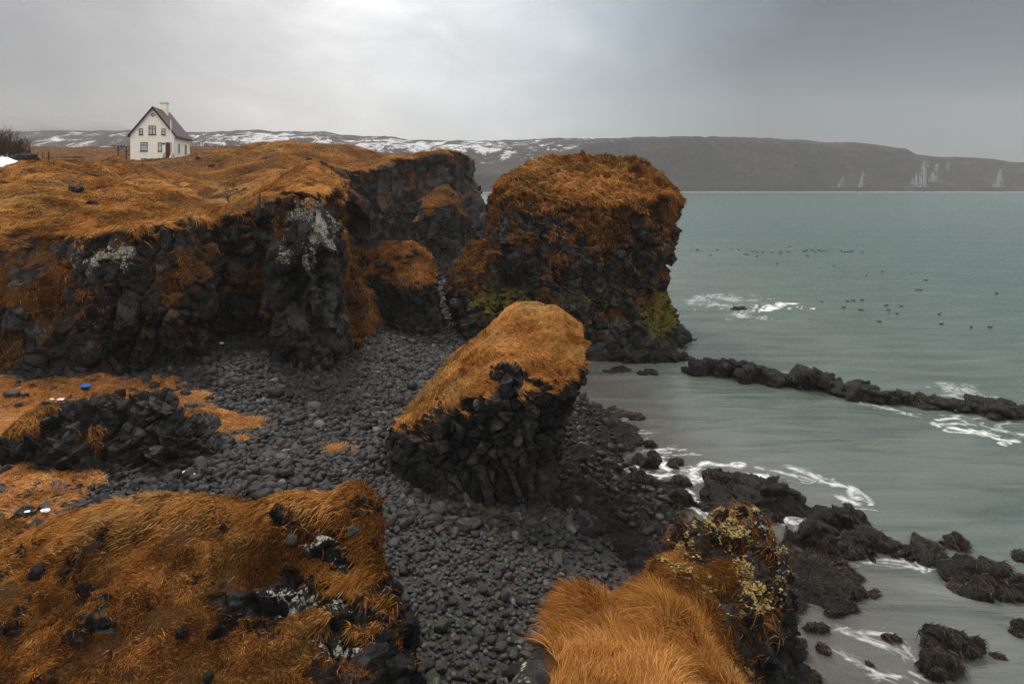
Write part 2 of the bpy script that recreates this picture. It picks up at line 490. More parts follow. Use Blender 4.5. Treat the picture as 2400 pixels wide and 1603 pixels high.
def make_water():
    m, N = new_mat('sea_water')
    p = N.pos()
    dep = N.attr('depth'); foam = N.attr('foam')
    rot = N.n('ShaderNodeMapping'); rot.inputs['Rotation'].default_value = (0, 0, math.radians(-14)); rot.inputs['Scale'].default_value = (.22, 1., 1.)
    N.link(p, rot.inputs[0]); q = rot.outputs[0]
    streak = N.noise(q, .9, 6, .62, .6); big = N.noise(q, .12, 4, .5, .5); far = N.noise(q, .03, 4, .55)
    c = N.mix(N.rng(dep, .02, .55), (.115, .105, .094), (.092, .112, .094))
    c = N.mix(N.rng(dep, .6, 3.), c, (.050, .094, .076))
    c = N.mix(N.rng(big, .35, .7, 0., .65), c, N.mix(.5, c, (.04, .065, .06)))
    c = N.mix(N.rng(streak, .45, .72, 0., .8), c, N.mix(.75, c, (.025, .04, .036)))
    c = N.mix(N.rng(streak, .48, .25, 0., .5), c, N.mix(.5, c, (.2, .23, .21)))
    fs = N.noise(p, 2.2, 3, .55, 1.2)
    ff = N.rng(N.math('MULTIPLY', foam, N.rng(fs, .3, .62, .4, 1.25)), .08, 1.55)
    ff = N.math('MULTIPLY', ff, N.rng(foam, .06, .35))
    c = N.mix(N.math('MULTIPLY', ff, .95), c, (.72, .72, .71))
    h = N.math('ADD', N.math('MULTIPLY', streak, .5), N.math('ADD', N.math('MULTIPLY', N.noise(q, 4.5, 4, .6, .4), .1), N.math('MULTIPLY', big, 1.6)))
    bm = N.bump(h, .5, .55)
    sh = N.pbr(c, N.rng(ff, 0., 1., .22, .8), .4, bm)
    tr = N.n('ShaderNodeBsdfTransparent')
    a = N.math('MAXIMUM', N.rng(dep, .0, .3, .4, 1.), ff)
    mx = N.n('ShaderNodeMixShader'); N.link(a, mx.inputs[0]); N.link(tr.outputs[0], mx.inputs[1]); N.link(sh, mx.inputs[2])
    N.out(mx.outputs[0]); return m

def make_hill():
    m, N = new_mat('hillside')
    p = N.pos(); q = N.pos(1., 1., 2.2)
    n = N.noise(q, .014, 7, .75); n2 = N.noise(q, .07, 6, .8)
    c = N.ramp(N.math('ADD', N.math('MULTIPLY', n, .6), N.math('MULTIPLY', n2, .4)), [(.36, (.004, .004, .004)), (.5, (.020, .017, .014)), (.64, (.09, .06, .035))])
    snow = N.attr('snow')
    sp = N.pos(.9, .9, 1.7)
    sf = N.rng(N.math('ADD', N.math('MULTIPLY', snow, .25), N.noise(sp, .034, 8, .8, .5)), .795, .86)
    c = N.mix(sf, c, (.8, .81, .83))
    c = N.mix(N.attr('mist_tint'), c, (.30, .30, .305))  # painted mist: slope colour pales with height to merge with the sky
    N.out(N.pbr(c, .9, .1, N.bump(n2, 14., 1.))); return m

def make_snow():
    return simple('snow', (.78, .8, .83), .7, .2, .08, 3., .03)

def make_wall():
    m, N = new_mat('cream_render')
    p = N.pos(); n = N.noise(p, 1.1, 5); n2 = N.noise(p, 40., 3)
    c = N.mix(N.rng(n, .35, .7), (.84, .80, .70), (.89, .86, .77))
    c = N.mix(N.rng(N.noise(N.pos(2.5, 2.5, .25), 1., 5), .55, .8, 0., .3), c, (.55, .5, .4))
    N.out(N.pbr(c, .85, .2, N.bump(n2, .01, .5))); return m

def make_roof():
    m, N = new_mat('roof_sheet')
    p = N.pos()
    w = N.n('ShaderNodeTexWave', wave_type='BANDS', bands_direction='Y'); w.inputs['Scale'].default_value = 2.2; N.link(p, w.inputs[0])
    n = N.noise(p, 1.2, 5)
    c = N.mix(n, (.055, .018, .022), (.085, .03, .034))
    N.out(N.pbr(c, .55, .35, N.bump(w.outputs['Fac'], .03, .8))); return m

def make_glass():
    m, N = new_mat('window_glass')
    c = N.mix(N.rng(N.noise(N.pos(9., 1., .6), 1., 2), .4, .6), (.30, .33, .30), (.62, .64, .6))   # net curtain behind the pane
    N.out(N.pbr(c, .15, .6)); return m

def make_haze(density):
    m, N = new_mat('haze_air')
    v = N.n('ShaderNodeVolumePrincipled'); v.inputs['Color'].default_value = (.90, .91, .93, 1.); v.inputs['Density'].default_value = density
    v.inputs['Anisotropy'].default_value = 0.
    N.out(v.outputs[0], True); return m

M = dict(basalt=make_basalt(), grass=make_grass('dry_grass'), grass_far=make_grass('dry_grass_far', .9), stone=make_stone(), weed=make_weed(), frond=make_weed_strand(),
         ground=make_ground(), water=make_water(), hill=make_hill(), snow=make_snow(), wall=make_wall(), roof=make_roof(), glass=make_glass(),
         black=simple('black_paint', (.012, .009, .009), .5), door=simple('door_red', (.075, .014, .012), .5, var=.2), wood=simple('weathered_wood', (.035, .026, .02), .85, var=.4, bump=.01),
         twig=simple('bare_twig', (.06, .035, .022), .9, var=.5, scale=2.), white=simple('white_paint', (.75, .74, .7), .5, var=.05), concrete=simple('concrete', (.6, .56, .47), .85, var=.15, bump=.004),
         dark_concrete=simple('darker_concrete', (.09, .085, .07), .85, var=.3), feather=simple('dark_feathers', (.012, .012, .011), .7), blue=simple('blue_plastic', (.01, .14, .5), .35, var=.1),  # steps get a much darker concrete tone
         ice=simple('ice', (.085, .10, .105), .5, var=.15, scale=.1), litter=simple('white_plastic', (.72, .72, .72), .4, var=.1), straw=simple('dead_stalk', (.34, .17, .07), .8, var=.3))
SUN_E, SKY_TOP, SKY_BACK, HAZE_D, EXPOSURE = 1.5, .75, .25, .00022, .75
# ================================================================ beach and sea bed
_sy = np.array([2, 10, 13, 15.5, 19, 22, 25, 28, 31, 34, 37, 42, 60, 80, 130, 400])
_sx = np.array([5.4, 5.0, 5.0, 5.4, 4.5, 3.5, 3.2, 3.0, 2.3, 1.4, .2, -1., -2., -3., -6., -20.])
def shore_x(Y): return np.interp(Y, _sy, _sx)

BENCH = np.array([ground(*q) for q in [(-500, 890, 2.4), (0, 878, 2.4), (420, 872, 2.3), (470, 900, 2.2), (520, 945, 2.1), (640, 965, 1.9), (520, 1005, 1.9), (440, 1020, 2), (400, 1000, 2.2),
                                       (330, 1000, 2.5), (60, 985, 2.6), (-60, 1030, 2.5), (-500, 1050, 2.4)]])
SLOPE = np.array([ground(*q) for q in [(-500, 1030, 2.2), (20, 1030, 2.2), (130, 1085, 2.2), (260, 1125, 2.1), (150, 1180, 2.2), (220, 1260, 2.2), (-500, 1300, 2.2)]])

def beach_z(X, Y):
    X = np.asarray(X, float); Y = np.asarray(Y, float)
    d = shore_x(Y)+.5*fbm2(X, Y, 3., 2, 41)-X
    z = np.where(d > 0, .085*d+.0035*np.minimum(d, 14)**2, .055*d)
    z = np.where(z > 2., 2.+(z-2.)*.35, z)
    z = np.maximum(z, -4.)
    return z+.10*fbm2(X, Y, 2.2, 3, 43)*sstep(-.5, 1.5, d)

def fan_grid(u0, u1, nu, y0, y1, ny):
    Y = y0*(y1/y0)**np.linspace(0, 1, ny)
    u = np.linspace(u0, u1, nu)
    return u[None, :]*Y[:, None], np.repeat(Y[:, None], nu, 1)

X, Y = fan_grid(-1.15, 1.1, 560, 4., 130., 560)
Z = beach_z(X, Y)
db, ds = poly_dist(X, Y, BENCH), poly_dist(X, Y, SLOPE)
gm = np.maximum(sstep(.7, -.9, db+.5*fbm2(X, Y, 1.2, 3, 3)), sstep(.7, -.6, ds+.5*fbm2(X, Y, 1.2, 3, 5)))
sand = sstep(.9, -.1, shore_x(Y)-X+1.2*fbm2(X, Y, 1.6, 3, 7)) * (Y < 40)
V = np.stack([X.ravel(), Y.ravel(), (Z+gm*(.12+.10*fbm2(X, Y, .5, 3, 71))).ravel()], 1); Q = grid_quads(*X.shape)
obj('beach', mesh_of('beach', V, Q, {'grass': gm.ravel()*.9, 'sand': sand.ravel()}), M['ground'], kind='structure', label='black stony cove floor sloping down to the sea')
grow('grass', V, Q, normals(V, Q), (gm.ravel() > .45)*(1+0*gm.ravel()), 50000, .14, .0075, M['grass'], lift=.45, clump=.3, tone0=.55, rnd=.45,
     kind='stuff', label='dry orange grass on the flat bench below the cliff', cat='grass')

# ================================================================ mainland heights, read off the photograph
CT = [(0, 575, 26.5), (150, 550, 27.5), (300, 530, 28.5), (420, 515, 30), (520, 505, 33.5), (590, 490, 33), (620, 463, 31.5), (700, 445, 30.5), (770, 438, 31), (-300, 590, 26), (-700, 560, 27),
      (800, 470, 35), (850, 560, 41), (780, 425, 42), (700, 418, 48), (790, 450, 48), (860, 520, 50),
      (105, 374, 45), (0, 402, 45), (50, 393, 45.5), (-60, 404, 46), (0, 404, 50), (0, 398, 42), (-120, 400, 42), (250, 377, 47), (180, 384, 46), (310, 405, 46), (100, 470, 34), (250, 470, 36), (0, 500, 31), (350, 440, 43), (450, 475, 40), (500, 490, 38.5), (200, 520, 29.8),
      (100, 402, 60), (245, 404, 60), (-150, 405, 60), (500, 470, 44), (560, 482, 40), (600, 452, 45), (660, 450, 37),
      (455, 372, 75), (370, 384, 74), (300, 402, 66), (540, 395, 72), (400, 430, 60), (500, 440, 55), (600, 428, 53), (330, 415, 56), (470, 395, 90),
      (305, 380, 109), (410, 374, 111), (444, 370, 119), (250, 372, 109), (300, 372, 120), (490, 372, 118),
      (680, 331, 85), (600, 343, 85), (740, 340, 85), (560, 368, 76), (780, 365, 84), (640, 370, 70), (720, 380, 68), (650, 412, 58), (560, 372, 100), (680, 350, 105),
      (850, 355, 88), (950, 369, 84), (1040, 354, 80), (1095, 375, 88), (900, 380, 100), (1050, 390, 110), (820, 395, 76), (780, 400, 66),
      (40, 387, 62), (30, 374, 71), (-60, 374, 71), (-60, 388, 62), (80, 372, 80), (-200, 385, 75), (60, 353, 150), (150, 345, 180), (250, 347, 180), (300, 350, 170), (450, 346, 160), (540, 346, 150), (700, 350, 160), (900, 372, 150), (-500, 350, 180), (-600, 385, 90), (-600, 480, 45)]
CT = [at(*q) for q in CT]
land_h0 = Heights(CT, 4.0, 2e-2)
def land_h(X, Y):
    return land_h0(X, Y)+.55*fbm2(X, Y, 4.5, 3, 51)*sstep(26, 40, Y)+.2*fbm2(X, Y, 1.6, 3, 53)

def land_masks(V, N, pl, hs, seed):
    """where turf, lichen and moss grow on a mainland mesh"""
    n1 = fbm(V, 1.6, 4, seed); n2 = fbm(V, .5, 3, seed+1)
    dep = hs-V[:, 2]                                        # depth under the turf
    g = sstep(.35, .7, N[:, 2]+.25*n2)*sstep(1.6, .5, dep+.5*n1)
    g = np.maximum(g, sstep(.42, .8, N[:, 2]+.3*n1)*.75)
    g = np.maximum(g, sstep(.04, .45, n1+.35*N[:, 2]-.08*dep+.05)*.9)
    return np.clip(g, 0, 1), n1, n2, dep

def cliff_mesh(poly, x0, x1, y0, y1, z0, z1, h, batter, sub):
    gx, gy, gz = np.arange(x0, x1, h), np.arange(y0, y1, h), np.arange(z0, z1, h)
    GX, GY = np.meshgrid(gx, gy, indexing='ij')
    D = poly_dist(GX, GY, poly)+.5*fbm2(GX, GY, 3.5, 2, 61); HH = land_h(GX, GY)
    t = np.clip((gz[None, None, :]-1.5)/7., 0, 1.3)
    S1 = D[:, :, None]+batter(t, GX[:, :, None], GY[:, :, None])
    S2 = (gz[None, None, :]-HH[:, :, None])
    k = .45
    S = np.maximum(S1, S2)+np.maximum(k-np.abs(S1-S2), 0)**2/(4*k)
    V, Q = surface_nets(S, (x0, y0, z0), h)
    V = smooth(V, Q, 2, .5)
    return V, Q

# ---------------------------------------------------------------- front cliff
EDGE = [(-50, 23.5), (-30, 24.8), (-24, 25.6), (-20.5, 26.8), (-18.6, 27.2), (-17.8, 26.2), (-16.8, 25.7), (-15.2, 26.2), (-13.9, 26.9), (-13.5, 28.2), (-14.4, 30.2), (-14.8, 33.2), (-13.4, 34.2), (-12.2, 33.2),
        (-11.8, 30.8), (-10.9, 29.6), (-9.3, 29.3), (-8.7, 30.4), (-9.0, 33.5), (-9.3, 37), (-10.4, 41), (-11, 46), (-13, 51), (-16.5, 54), (-17.2, 58), (-18.5, 64), (-18.6, 71), (-14.5, 75.5), (-11.5, 75.5),
        (-9.2, 78.2), (-7.6, 78.6), (-7.0, 81), (-5., 82.5), (-4.2, 85), (-4.4, 91), (-8, 104), (-20, 120), (-60, 140), (-60, 60)]
def front_batter(t, X, Y):
    far = sstep(33, 40, Y)*sstep(-13, -10, X)
    slump = sstep(-18., -20.5, X)                         # far left end is a soil slope, not a wall
    return .5*(t-.45)*(1-far)+far*(3.2*t-1.6)+slump*(2.6*t-1.2)+.35*np.sin(t*9.)*(1-far)*.5
V, Q = cliff_mesh(EDGE, -44, -6.2, 22., 50., .4, 14., .23, front_batter, 1)
V, Q = subdivide(V, Q)
N = normals(smooth(V, Q, 2), Q)
hs = land_h(V[:, 0], V[:, 1]); dep = hs-V[:, 2]
steep = sstep(.75, .35, N[:, 2])
V = V+N*(steep*.55*fbm(V, 2.4, 3, 101))[:, None]
V, Q = subdivide(V, Q)
N = normals(smooth(V, Q, 3), Q); hs = land_h(V[:, 0], V[:, 1]); steep = sstep(.8, .4, N[:, 2])
b1, c1, r1 = blocks(V, (1.0, 1.0, 1.5), 7, 1.1, .3, .11); b2, c2, r2 = blocks(V, (.38, .38, .5), 8, 1.2, .3, .1)
soil = sstep(.0, .35, fbm(V, 3., 2, 77)+.12)
rough = steep*(1-.55*soil)
dsp = rough*(.55*b1-.36*(1-c1)+.21*b2-.12*(1-c2))
N0 = normals(V, Q)
V = V+N0*dsp[:, None]+(1-steep)[:, None]*N0*(.10*fbm(V, .9, 3, 63)+.05*fbm(V, .35, 2, 64))[:, None]
N = normals(V, Q)
g, n1, n2, dep = land_masks(V, N, None, hs, 201)
butt = np.exp(-((V[:, 0]+9.4)/1.5)**2-((V[:, 1]-30)/2.2)**2)
g = np.clip(g*(1-.8*butt*sstep(.45, .9, dep))-.3*sstep(2, 5, dep)*sstep(.0, -.4, n1), 0, 1)
lich = (.75+.45*(h01((r1*1e6).astype(np.uint32), 3) > .45))*np.clip(1.5*np.exp(-((V[:, 0]+9.7)/2.0)**2-((V[:, 1]-30.3)/2.8)**2)*sstep(5.2, 1.4, dep)+.95*np.exp(-((V[:, 0]+17)/2.4)**2-((V[:, 1]-26)/1.5)**2)*sstep(3.5, 1., dep)+.35*(r1 > .7)*sstep(5, 1.5, dep), 0, 1.2)*sstep(.15, .4, dep)*sstep(-.4, .1, fbm(V, .45, 3, 88))
slump = np.maximum(sstep(-17.8, -19.5, V[:, 0])*sstep(28, 27, V[:, 1]), .8*sstep(32.5, 34, V[:, 1])*sstep(-12.6, -11.6, V[:, 0]))
g = np.maximum(g, np.clip(slump*sstep(-.45, .15, n1+.4*n2)*.95, 0, 1))
front = obj('cliff', mesh_of('cliff', V, Q, {'grass': g*.95, 'lich': lich, 'moss': .22*(r2 > .8)+.1*butt, 'cell': .6*r1+.4*r2}), M['basalt'], kind='structure',
            label='dark basalt cliff with two buttresses and a hollow, turf along its top')
top = np.clip(g, 0, 1)*sstep(.45, .75, N[:, 2])*sstep(.9, .2, dep)*np.clip(30/V[:, 1], .4, 1.2)
top = top*(1-.92*sstep(.36, .52, fbm(V, 1.5, 4, 881)+.2*fbm(V, .5, 2, 883)))
grow('cliff_grass', V, Q, N, top, 190000, .26, .0105, M['grass'], lift=.2, wind=(1., -.45), swirl=1.5, clump=.45, rnd=.32, grav=.3, tone0=.55,
     kind='stuff', label='combed orange grass on top of the near cliff', cat='grass')
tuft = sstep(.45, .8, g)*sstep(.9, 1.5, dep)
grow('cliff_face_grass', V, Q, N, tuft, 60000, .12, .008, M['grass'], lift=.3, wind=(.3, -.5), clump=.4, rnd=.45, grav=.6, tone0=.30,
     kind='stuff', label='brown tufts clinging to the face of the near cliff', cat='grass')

# ---------------------------------------------------------------- back headland
def back_batter(t, X, Y):
    gully = sstep(-15, -18, X)
    return 1.3*(t-.5)+gully*1.6*(t-.5)+.5*np.sin(t*6.)*.6
V, Q = cliff_mesh(EDGE, -36, 0., 44., 100., .2, 19., .4, back_batter, 1)
V, Q = subdivide(V, Q)
N = normals(smooth(V, Q, 2), Q); steep = sstep(.75, .35, N[:, 2])
V = V+N*(steep*1.1*fbm(V, 4., 3, 103))[:, None]
V, Q = subdivide(V, Q)
N = normals(smooth(V, Q, 3), Q); hs = land_h(V[:, 0], V[:, 1]); steep = sstep(.8, .4, N[:, 2])
b1, c1, r1 = blocks(V, (1.6, 1.6, 3.2), 17, 1.0, .3, .08); b2, c2, r2 = blocks(V, (.6, .6, .9), 18, 1.2, .3, .1)
N0 = normals(V, Q)
V = V+N0*(steep*(.75*b1-.35*(1-c1)+.24*b2-.1*(1-c2))+(1-steep)*(.12*fbm(V, 1.2, 3, 63)))[:, None]
N = normals(V, Q)
g, n1, n2, dep = land_masks(V, N, None, hs, 211)
lich = .75*(r1 > .6)*sstep(7, 1., dep)*sstep(.2, .6, dep)
head = obj('headland', mesh_of('headland', V, Q, {'grass': g*.9, 'lich': lich*.75, 'cell': .6*r1+.4*r2}), M['basalt'], kind='structure',
           label='dark cliffed headland behind the cove, grassed on top')
top = np.clip(g, 0, 1)*sstep(.45, .75, N[:, 2])*sstep(1.2, .3, dep)*(V[:, 1] > 49)
grow('headland_grass', V, Q, N, top, 100000, .3, .012, M['grass_far'], lift=.3, wind=(1., -.3), swirl=1., clump=.8, rnd=.28, tone0=.55,
     kind='stuff', label='orange grass on the headland and its rounded knolls', cat='grass')

# ---------------------------------------------------------------- moor behind
X, Y = fan_grid(-1.3, .05, 520, 46., 1500., 420)
Z = land_h(X, np.minimum(Y, 175.))
far = sstep(150, 230, Y)
Z = np.where(Y > 150, Z*(1-far)+far*(19.+1.5*fbm2(X, Y, 60, 3, 5)), Z)
D = poly_dist(X, Y, EDGE)
coast = np.where(Y > 100, X-(-.125*Y-2.+10*fbm2(X, Y, 60, 2, 5)*sstep(100, 200, Y)), 0)
Z = Z-.25*sstep(-38, -33, X)*(Y < 101)-np.where((Y < 104), np.clip((D+2.5)*6, 0, 26), 0)-np.clip(coast*5, 0, 40)*(Y > 100)
V = np.stack([X.ravel(), Y.ravel(), Z.ravel()], 1); Q = grid_quads(*X.shape)
gm = (.8+.2*fbm2(X, Y, 9, 3, 4)).ravel()
obj('moor', mesh_of('moor', V, Q, {'grass': gm}), M['basalt'], kind='structure', label='rolling orange moor around the white house')
N = normals(V, Q)
w = (V[:, 1] < 190)*(V[:, 1] > 47.5)*np.clip(60/V[:, 1], .25, 1.)*(V[:, 2] > 5)
grow('moor_grass', V, Q, N, w, 150000, .32, .014, M['grass_far'], lift=.3, wind=(1., -.3), swirl=1., clump=1.1, rnd=.28, tone0=.57,
     kind='stuff', label='orange grass of the moor round the white house', cat='grass')

# ================================================================ far side of the bay
ridge = [(-900, 300), (0, 308), (300, 306), (450, 311), (560, 306), (600, 303), (650, 309), (760, 309), (800, 317), (900, 320), (960, 328), (1100, 330), (1200, 329), (1300, 325), (1500, 326), (1580, 324), (1680, 322), (1790, 324),
         (1850, 329), (1950, 338), (2000, 339), (2050, 343), (2100, 350), (2130, 353), (2150, 367), (2190, 372), (2250, 374), (2300, 377), (2400, 383), (2700, 390), (3200, 400)]
rp = np.array(ridge, float)
# shore at 830 m, ridge crest about 1000 m
nx, ny = 900, 130
u = np.linspace(-1.3, 1.3, nx); s = np.linspace(0, 1, ny)
U, Sg = np.meshgrid(u, s)
Yb = 815-40*np.abs(U-.5)
Yc = 985.
Yg = np.where(Sg < .7, Yb+(Yc-Yb)*(Sg/.7), Yc+(Sg-.7)/.3*900)
Xg = U*Yg
hr = (HY-np.interp(U*F+CX, rp[:, 0], rp[:, 1]))/F*Yc+HC
tt = np.clip(Sg/.7, 0, 1)
cl = sstep(1050, 1500, U*F+CX)                             # sea cliffs on the right, softer slopes on the left
prof = cl*(.12*sstep(0, .06, tt)+.74*sstep(.05, .42, tt)**.9+.14*tt)+(1-cl)*(.30+.50*tt+.2*sstep(.3, .6, tt))
Zg = hr*prof
nz = fbm(np.stack([Xg.ravel(), Yg.ravel(), Zg.ravel()], 1), 60, 5, 5).reshape(Xg.shape)
gl = fbm(np.stack([Xg.ravel(), 0*Yg.ravel(), Zg.ravel()*.15], 1), 16, 4, 9).reshape(Xg.shape)
bell = np.sin(np.clip(tt, 0, 1)*PI)
Zg = np.where(Sg <= .7, Zg+bell*(5*nz), hr+4*nz*sstep(.7, .8, Sg)+(Sg-.7)*10)
Yg = Yg+bell*(9*nz+10*gl*cl)
Zg = Zg+sstep(.3, .69, Sg)*1.3*fbm2(Xg, Yg, 12, 3, 8)
Zg[0] = -3
V = np.stack([Xg.ravel(), Yg.ravel(), Zg.ravel()], 1)
px = (U*F+CX)
snow = (.62+.43*sstep(1720, 1150, px)+.1*sstep(400, 500, px)*sstep(1450, 1150, px))*sstep(.1, .4, tt)
snow = snow-.3*sstep(1600, 1750, px)-.5*sstep(.05, .0, tt)-.2*sstep(.8, 1., tt)
snow += .25*np.exp(-((px-970)/160)**2)*np.exp(-((Zg-62)/14)**2)+.2*np.exp(-((px-600)/60)**2)*np.exp(-((Zg-80)/10)**2)
obj('hills', mesh_of('hills', V, grid_quads(ny, nx), {'snow': np.clip(snow, 0, 1.4).ravel()}), M['hill'], kind='structure', label='misty dark hills with snow patches across the bay')

# higher mountain at the left, its fade into cloud painted into the slope colour
nx, ny = 220, 90
u = np.linspace(-1.6, .1, nx); s = np.linspace(0, 1, ny)
U, Sg = np.meshgrid(u, s)
Yg = 1080+720*Sg; Xg = U*Yg
amp = sstep(-.30, -.72, U)
Zg = 20+amp*(205*Sg**.9)+22*amp*fbm2(Xg, Yg, 160, 4, 3)-8
V = np.stack([Xg.ravel(), Yg.ravel(), Zg.ravel()], 1)
sn = .1+1.3*np.exp(-((U+.72+.10*(Sg-.4))/.022)**2)*np.exp(-((Sg-.40)/.14)**2)
obj('mountain', mesh_of('mountain', V, grid_quads(ny, nx), {'snow': sn.ravel(), 'mist_tint': (sstep(.1, .9, Sg)*1.).ravel()}), M['hill'], kind='structure', label='mountain slope fading up into the cloud at the left')

# ================================================================ sea
yr = np.r_[6*(42/6.)**np.linspace(0, 1, 900)[:-1], 42*(3600/42.)**np.linspace(0, 1, 330)]
ur = np.linspace(-1.25, 1.3, 720)
ur = np.r_[np.linspace(-1.25, -.1, 60)[:-1], np.linspace(-.1, .95, 620), np.linspace(.95, 1.3, 30)[1:]]
X, Y = ur[None, :]*yr[:, None], np.repeat(yr[:, None], len(ur), 1)
zb = beach_z(np.clip(X, -60, 40), np.minimum(Y, 130))
dep = np.where(Y > 120, 5., -zb)
dep = np.maximum(dep, np.clip((X-shore_x(Y))*.05, -1, 5))
def stroke(foam, pts, wd, amt=1.):
    q = np.array([ground(*p) for p in pts])
    for a, b in zip(q[:-1], q[1:]):
        e = b-a; bx0, bx1 = min(a[0], b[0])-4*wd, max(a[0], b[0])+4*wd; by0, by1 = min(a[1], b[1])-4*wd, max(a[1], b[1])+4*wd
        m = (X > bx0) & (X < bx1) & (Y > by0) & (Y < by1)
        if not m.any(): continue
        x, y = X[m]+wx[m], Y[m]+wy[m]
        t = np.clip(((x-a[0])*e[0]+(y-a[1])*e[1])/(e@e), 0, 1)
        d = np.hypot(x-a[0]-t*e[0], y-a[1]-t*e[1])
        foam[m] = np.maximum(foam[m], amt*np.exp(-(d/wd)**2))
def warp_fields(sc, seed):
    out = np.zeros((8,)+X.shape); m = Y < 150
    for k in range(8): out[k][m] = fbm2(X[m], Y[m], sc, 2, seed+k)
    return out
def wisps(foam, p, w_, a_, WF):
    global wx, wy
    for k, (s_, o_) in enumerate(((.5, .9), (.3, 1.7), (.24, 2.4), (.2, 3.1))):
        wx, wy = o_*w_*1.2*WF[2*k], o_*w_*1.2*WF[2*k+1]
        stroke(foam, p, max(w_*s_, .035), a_*(1.1-.12*k))
foam = np.zeros(X.shape)
WF = warp_fields(1.2, 91)
Z6 = lambda *p: [(1500+.3833*a, 800+.3833*b) for a, b in p]
Z9 = lambda *p: [(1300+.2296*a, 880+.2296*b) for a, b in p]
Z10 = lambda *p: [(1700+.2981*a, 1250+.2981*b) for a, b in p]
for p, w_, a_ in [(Z9((590, 910), (720, 940), (860, 980), (1050, 1040), (1200, 1050)), .22, 1.), (Z9((720, 940), (740, 1030)), .18, .9), (Z9((880, 770), (1080, 750), (1240, 735)), .16, .8), (Z9((1000, 830), (1180, 830)), .14, .8),
                  (Z9((1060, 890), (1180, 960), (1300, 1000)), .26, 1.), (Z9((1200, 1050), (1290, 990)), .25, .9), (Z9((1400, 1010), (1480, 940), (1580, 915), (1720, 935), (1860, 930), (1950, 915)), .17, 1.), (Z9((1250, 800), (1420, 800)), .14, .7),
                  (Z9((1400, 1020), (1520, 1060), (1640, 1100), (1760, 1130), (1950, 1070)), .13, 1.), (Z9((1530, 1060), (1420, 1110), (1370, 1160), (1440, 1240), (1420, 1330), (1520, 1400), (1640, 1490)), .15, 1.1),
                  (Z9((1470, 1010), (1430, 1080)), .2, .9), (Z9((830, 690), (920, 660)), .14, .7), (Z9((600, 490), (700, 470)), .2, .5), (Z9((800, 585), (1020, 590)), .15, .55),
                  (Z6((620, 830), (770, 825)), .16, 1.), (Z6((740, 770), (900, 815), (1050, 850)), .12, .7), (Z6((980, 790), (1130, 850), (1280, 890), (1330, 960)), .2, .7), (Z6((1240, 970), (1360, 1010)), .2, .7),
                  (Z6((850, 1110), (960, 1090), (1080, 1095), (1060, 1050)), .13, .95), (Z6((960, 1130), (1100, 1110), (1300, 1190)), .14, .85), (Z6((1560, 1265), (1600, 1305), (1700, 1365)), .16, .9), (Z6((1300, 1330), (1420, 1375), (1640, 1350), (1900, 1370)), .09, .6),
                  (Z6((1280, 340), (1450, 400), (1700, 455)), .2, .55), (Z6((1860, 520), (2030, 565), (2110, 565), (2260, 608)), .28, .95), (Z6((1880, 487), (2030, 480)), .25, .7), (Z6((2030, 565), (2100, 545)), .25, .7),
                  (Z6((2100, 520), (2200, 545), (2348, 575)), .22, .6), (Z6((1880, 345), (1960, 290), (2100, 345)), .45, .5), (Z6((2220, 550), (2300, 500)), .25, .5),
                  (Z10((820, 750), (920, 745), (1060, 810), (1290, 900), (1420, 980)), .07, .75), (Z10((1080, 770), (1240, 790), (1390, 870), (1480, 980), (1510, 1060)), .07, .75), (Z10((980, 985), (1120, 1050), (1210, 1110), (1380, 1150)), .06, .8),
                  (Z10((1140, 1130), (1240, 1130)), .08, .7), (Z10((1450, 1110), (1580, 1180)), .06, .7), (Z10((1490, 210), (1600, 260), (1480, 275)), .07, .7), (Z10((420, 500), (560, 520)), .06, .5), (Z10((870, 910), (1000, 985)), .05, .55)]:
    wisps(foam, p, w_*1.9, a_*1.05, WF)
WF = warp_fields(2.6, 291)
Z3 = lambda *p: [(1500+.3833*a, 250+.3833*b) for a, b in p]
for p, w_, a_ in [(Z3((320, 1170), (500, 1165), (700, 1195)), 1.3, .5), (Z3((740, 1240), (840, 1225), (940, 1215)), .7, 1.0), (Z3((560, 1285), (650, 1262)), .8, .55), (Z3((400, 1210), (560, 1240)), 1.3, .5), (Z3((700, 1300), (780, 1310)), .5, .5)]:
    wisps(foam, p, w_*1.6, a_*1.15, WF)
shoreY = 815-40*np.abs(X/Y-.5)
foam = np.maximum(foam, 3.4*np.exp(-((Y-(shoreY-8))/11)**2)*(X/Y > -.2))
del WF
Zs = np.zeros(X.shape)
V = np.stack([X.ravel(), Y.ravel(), Zs.ravel()], 1)
obj('sea', mesh_of('sea', V, grid_quads(*X.shape), {'depth': dep.ravel(), 'foam': foam.ravel()}), M['water'], kind='structure', label='milky grey-green sea, smooth, with white foam lines')
# ================================================================ rock stacks
def loft(zs, L, R, Fr, Bk, p, box, h, top=None, rot=0., c0=(0, 0), k=.5, fx=None):
    """solid from outlines by height: left, right, front and back edge at each z"""
    (x0, x1), (y0, y1), (z0, z1) = box
    gx, gy, gz = np.arange(x0, x1, h), np.arange(y0, y1, h), np.arange(z0, z1, h)
    X, Y, Z = np.meshgrid(gx, gy, gz, indexing='ij')
    if fx is not None: Yq = Y-fx(X)
    else: Yq = Y
    l, r, f, b = [np.interp(gz, zs, a)[None, None, :] for a in (L, R, Fr, Bk)]
    cx, rx, cy, ry = (l+r)/2, (r-l)/2, (f+b)/2, (b-f)/2
    v = (np.abs((X-cx)/rx)**p+np.abs((Yq-cy)/ry)**p)**(1./p)
    S = (v-1)*np.minimum(rx, ry)
    if top is not None:
        T = (Z-top(X[:, :, 0], Y[:, :, 0])[:, :, None])*.8
        S = np.maximum(S, T)+np.maximum(k-np.abs(S-T), 0)**2/(4*k)
    V, Q = surface_nets(S, (x0, y0, z0), h)
    return smooth(V, Q, 2, .5), Q

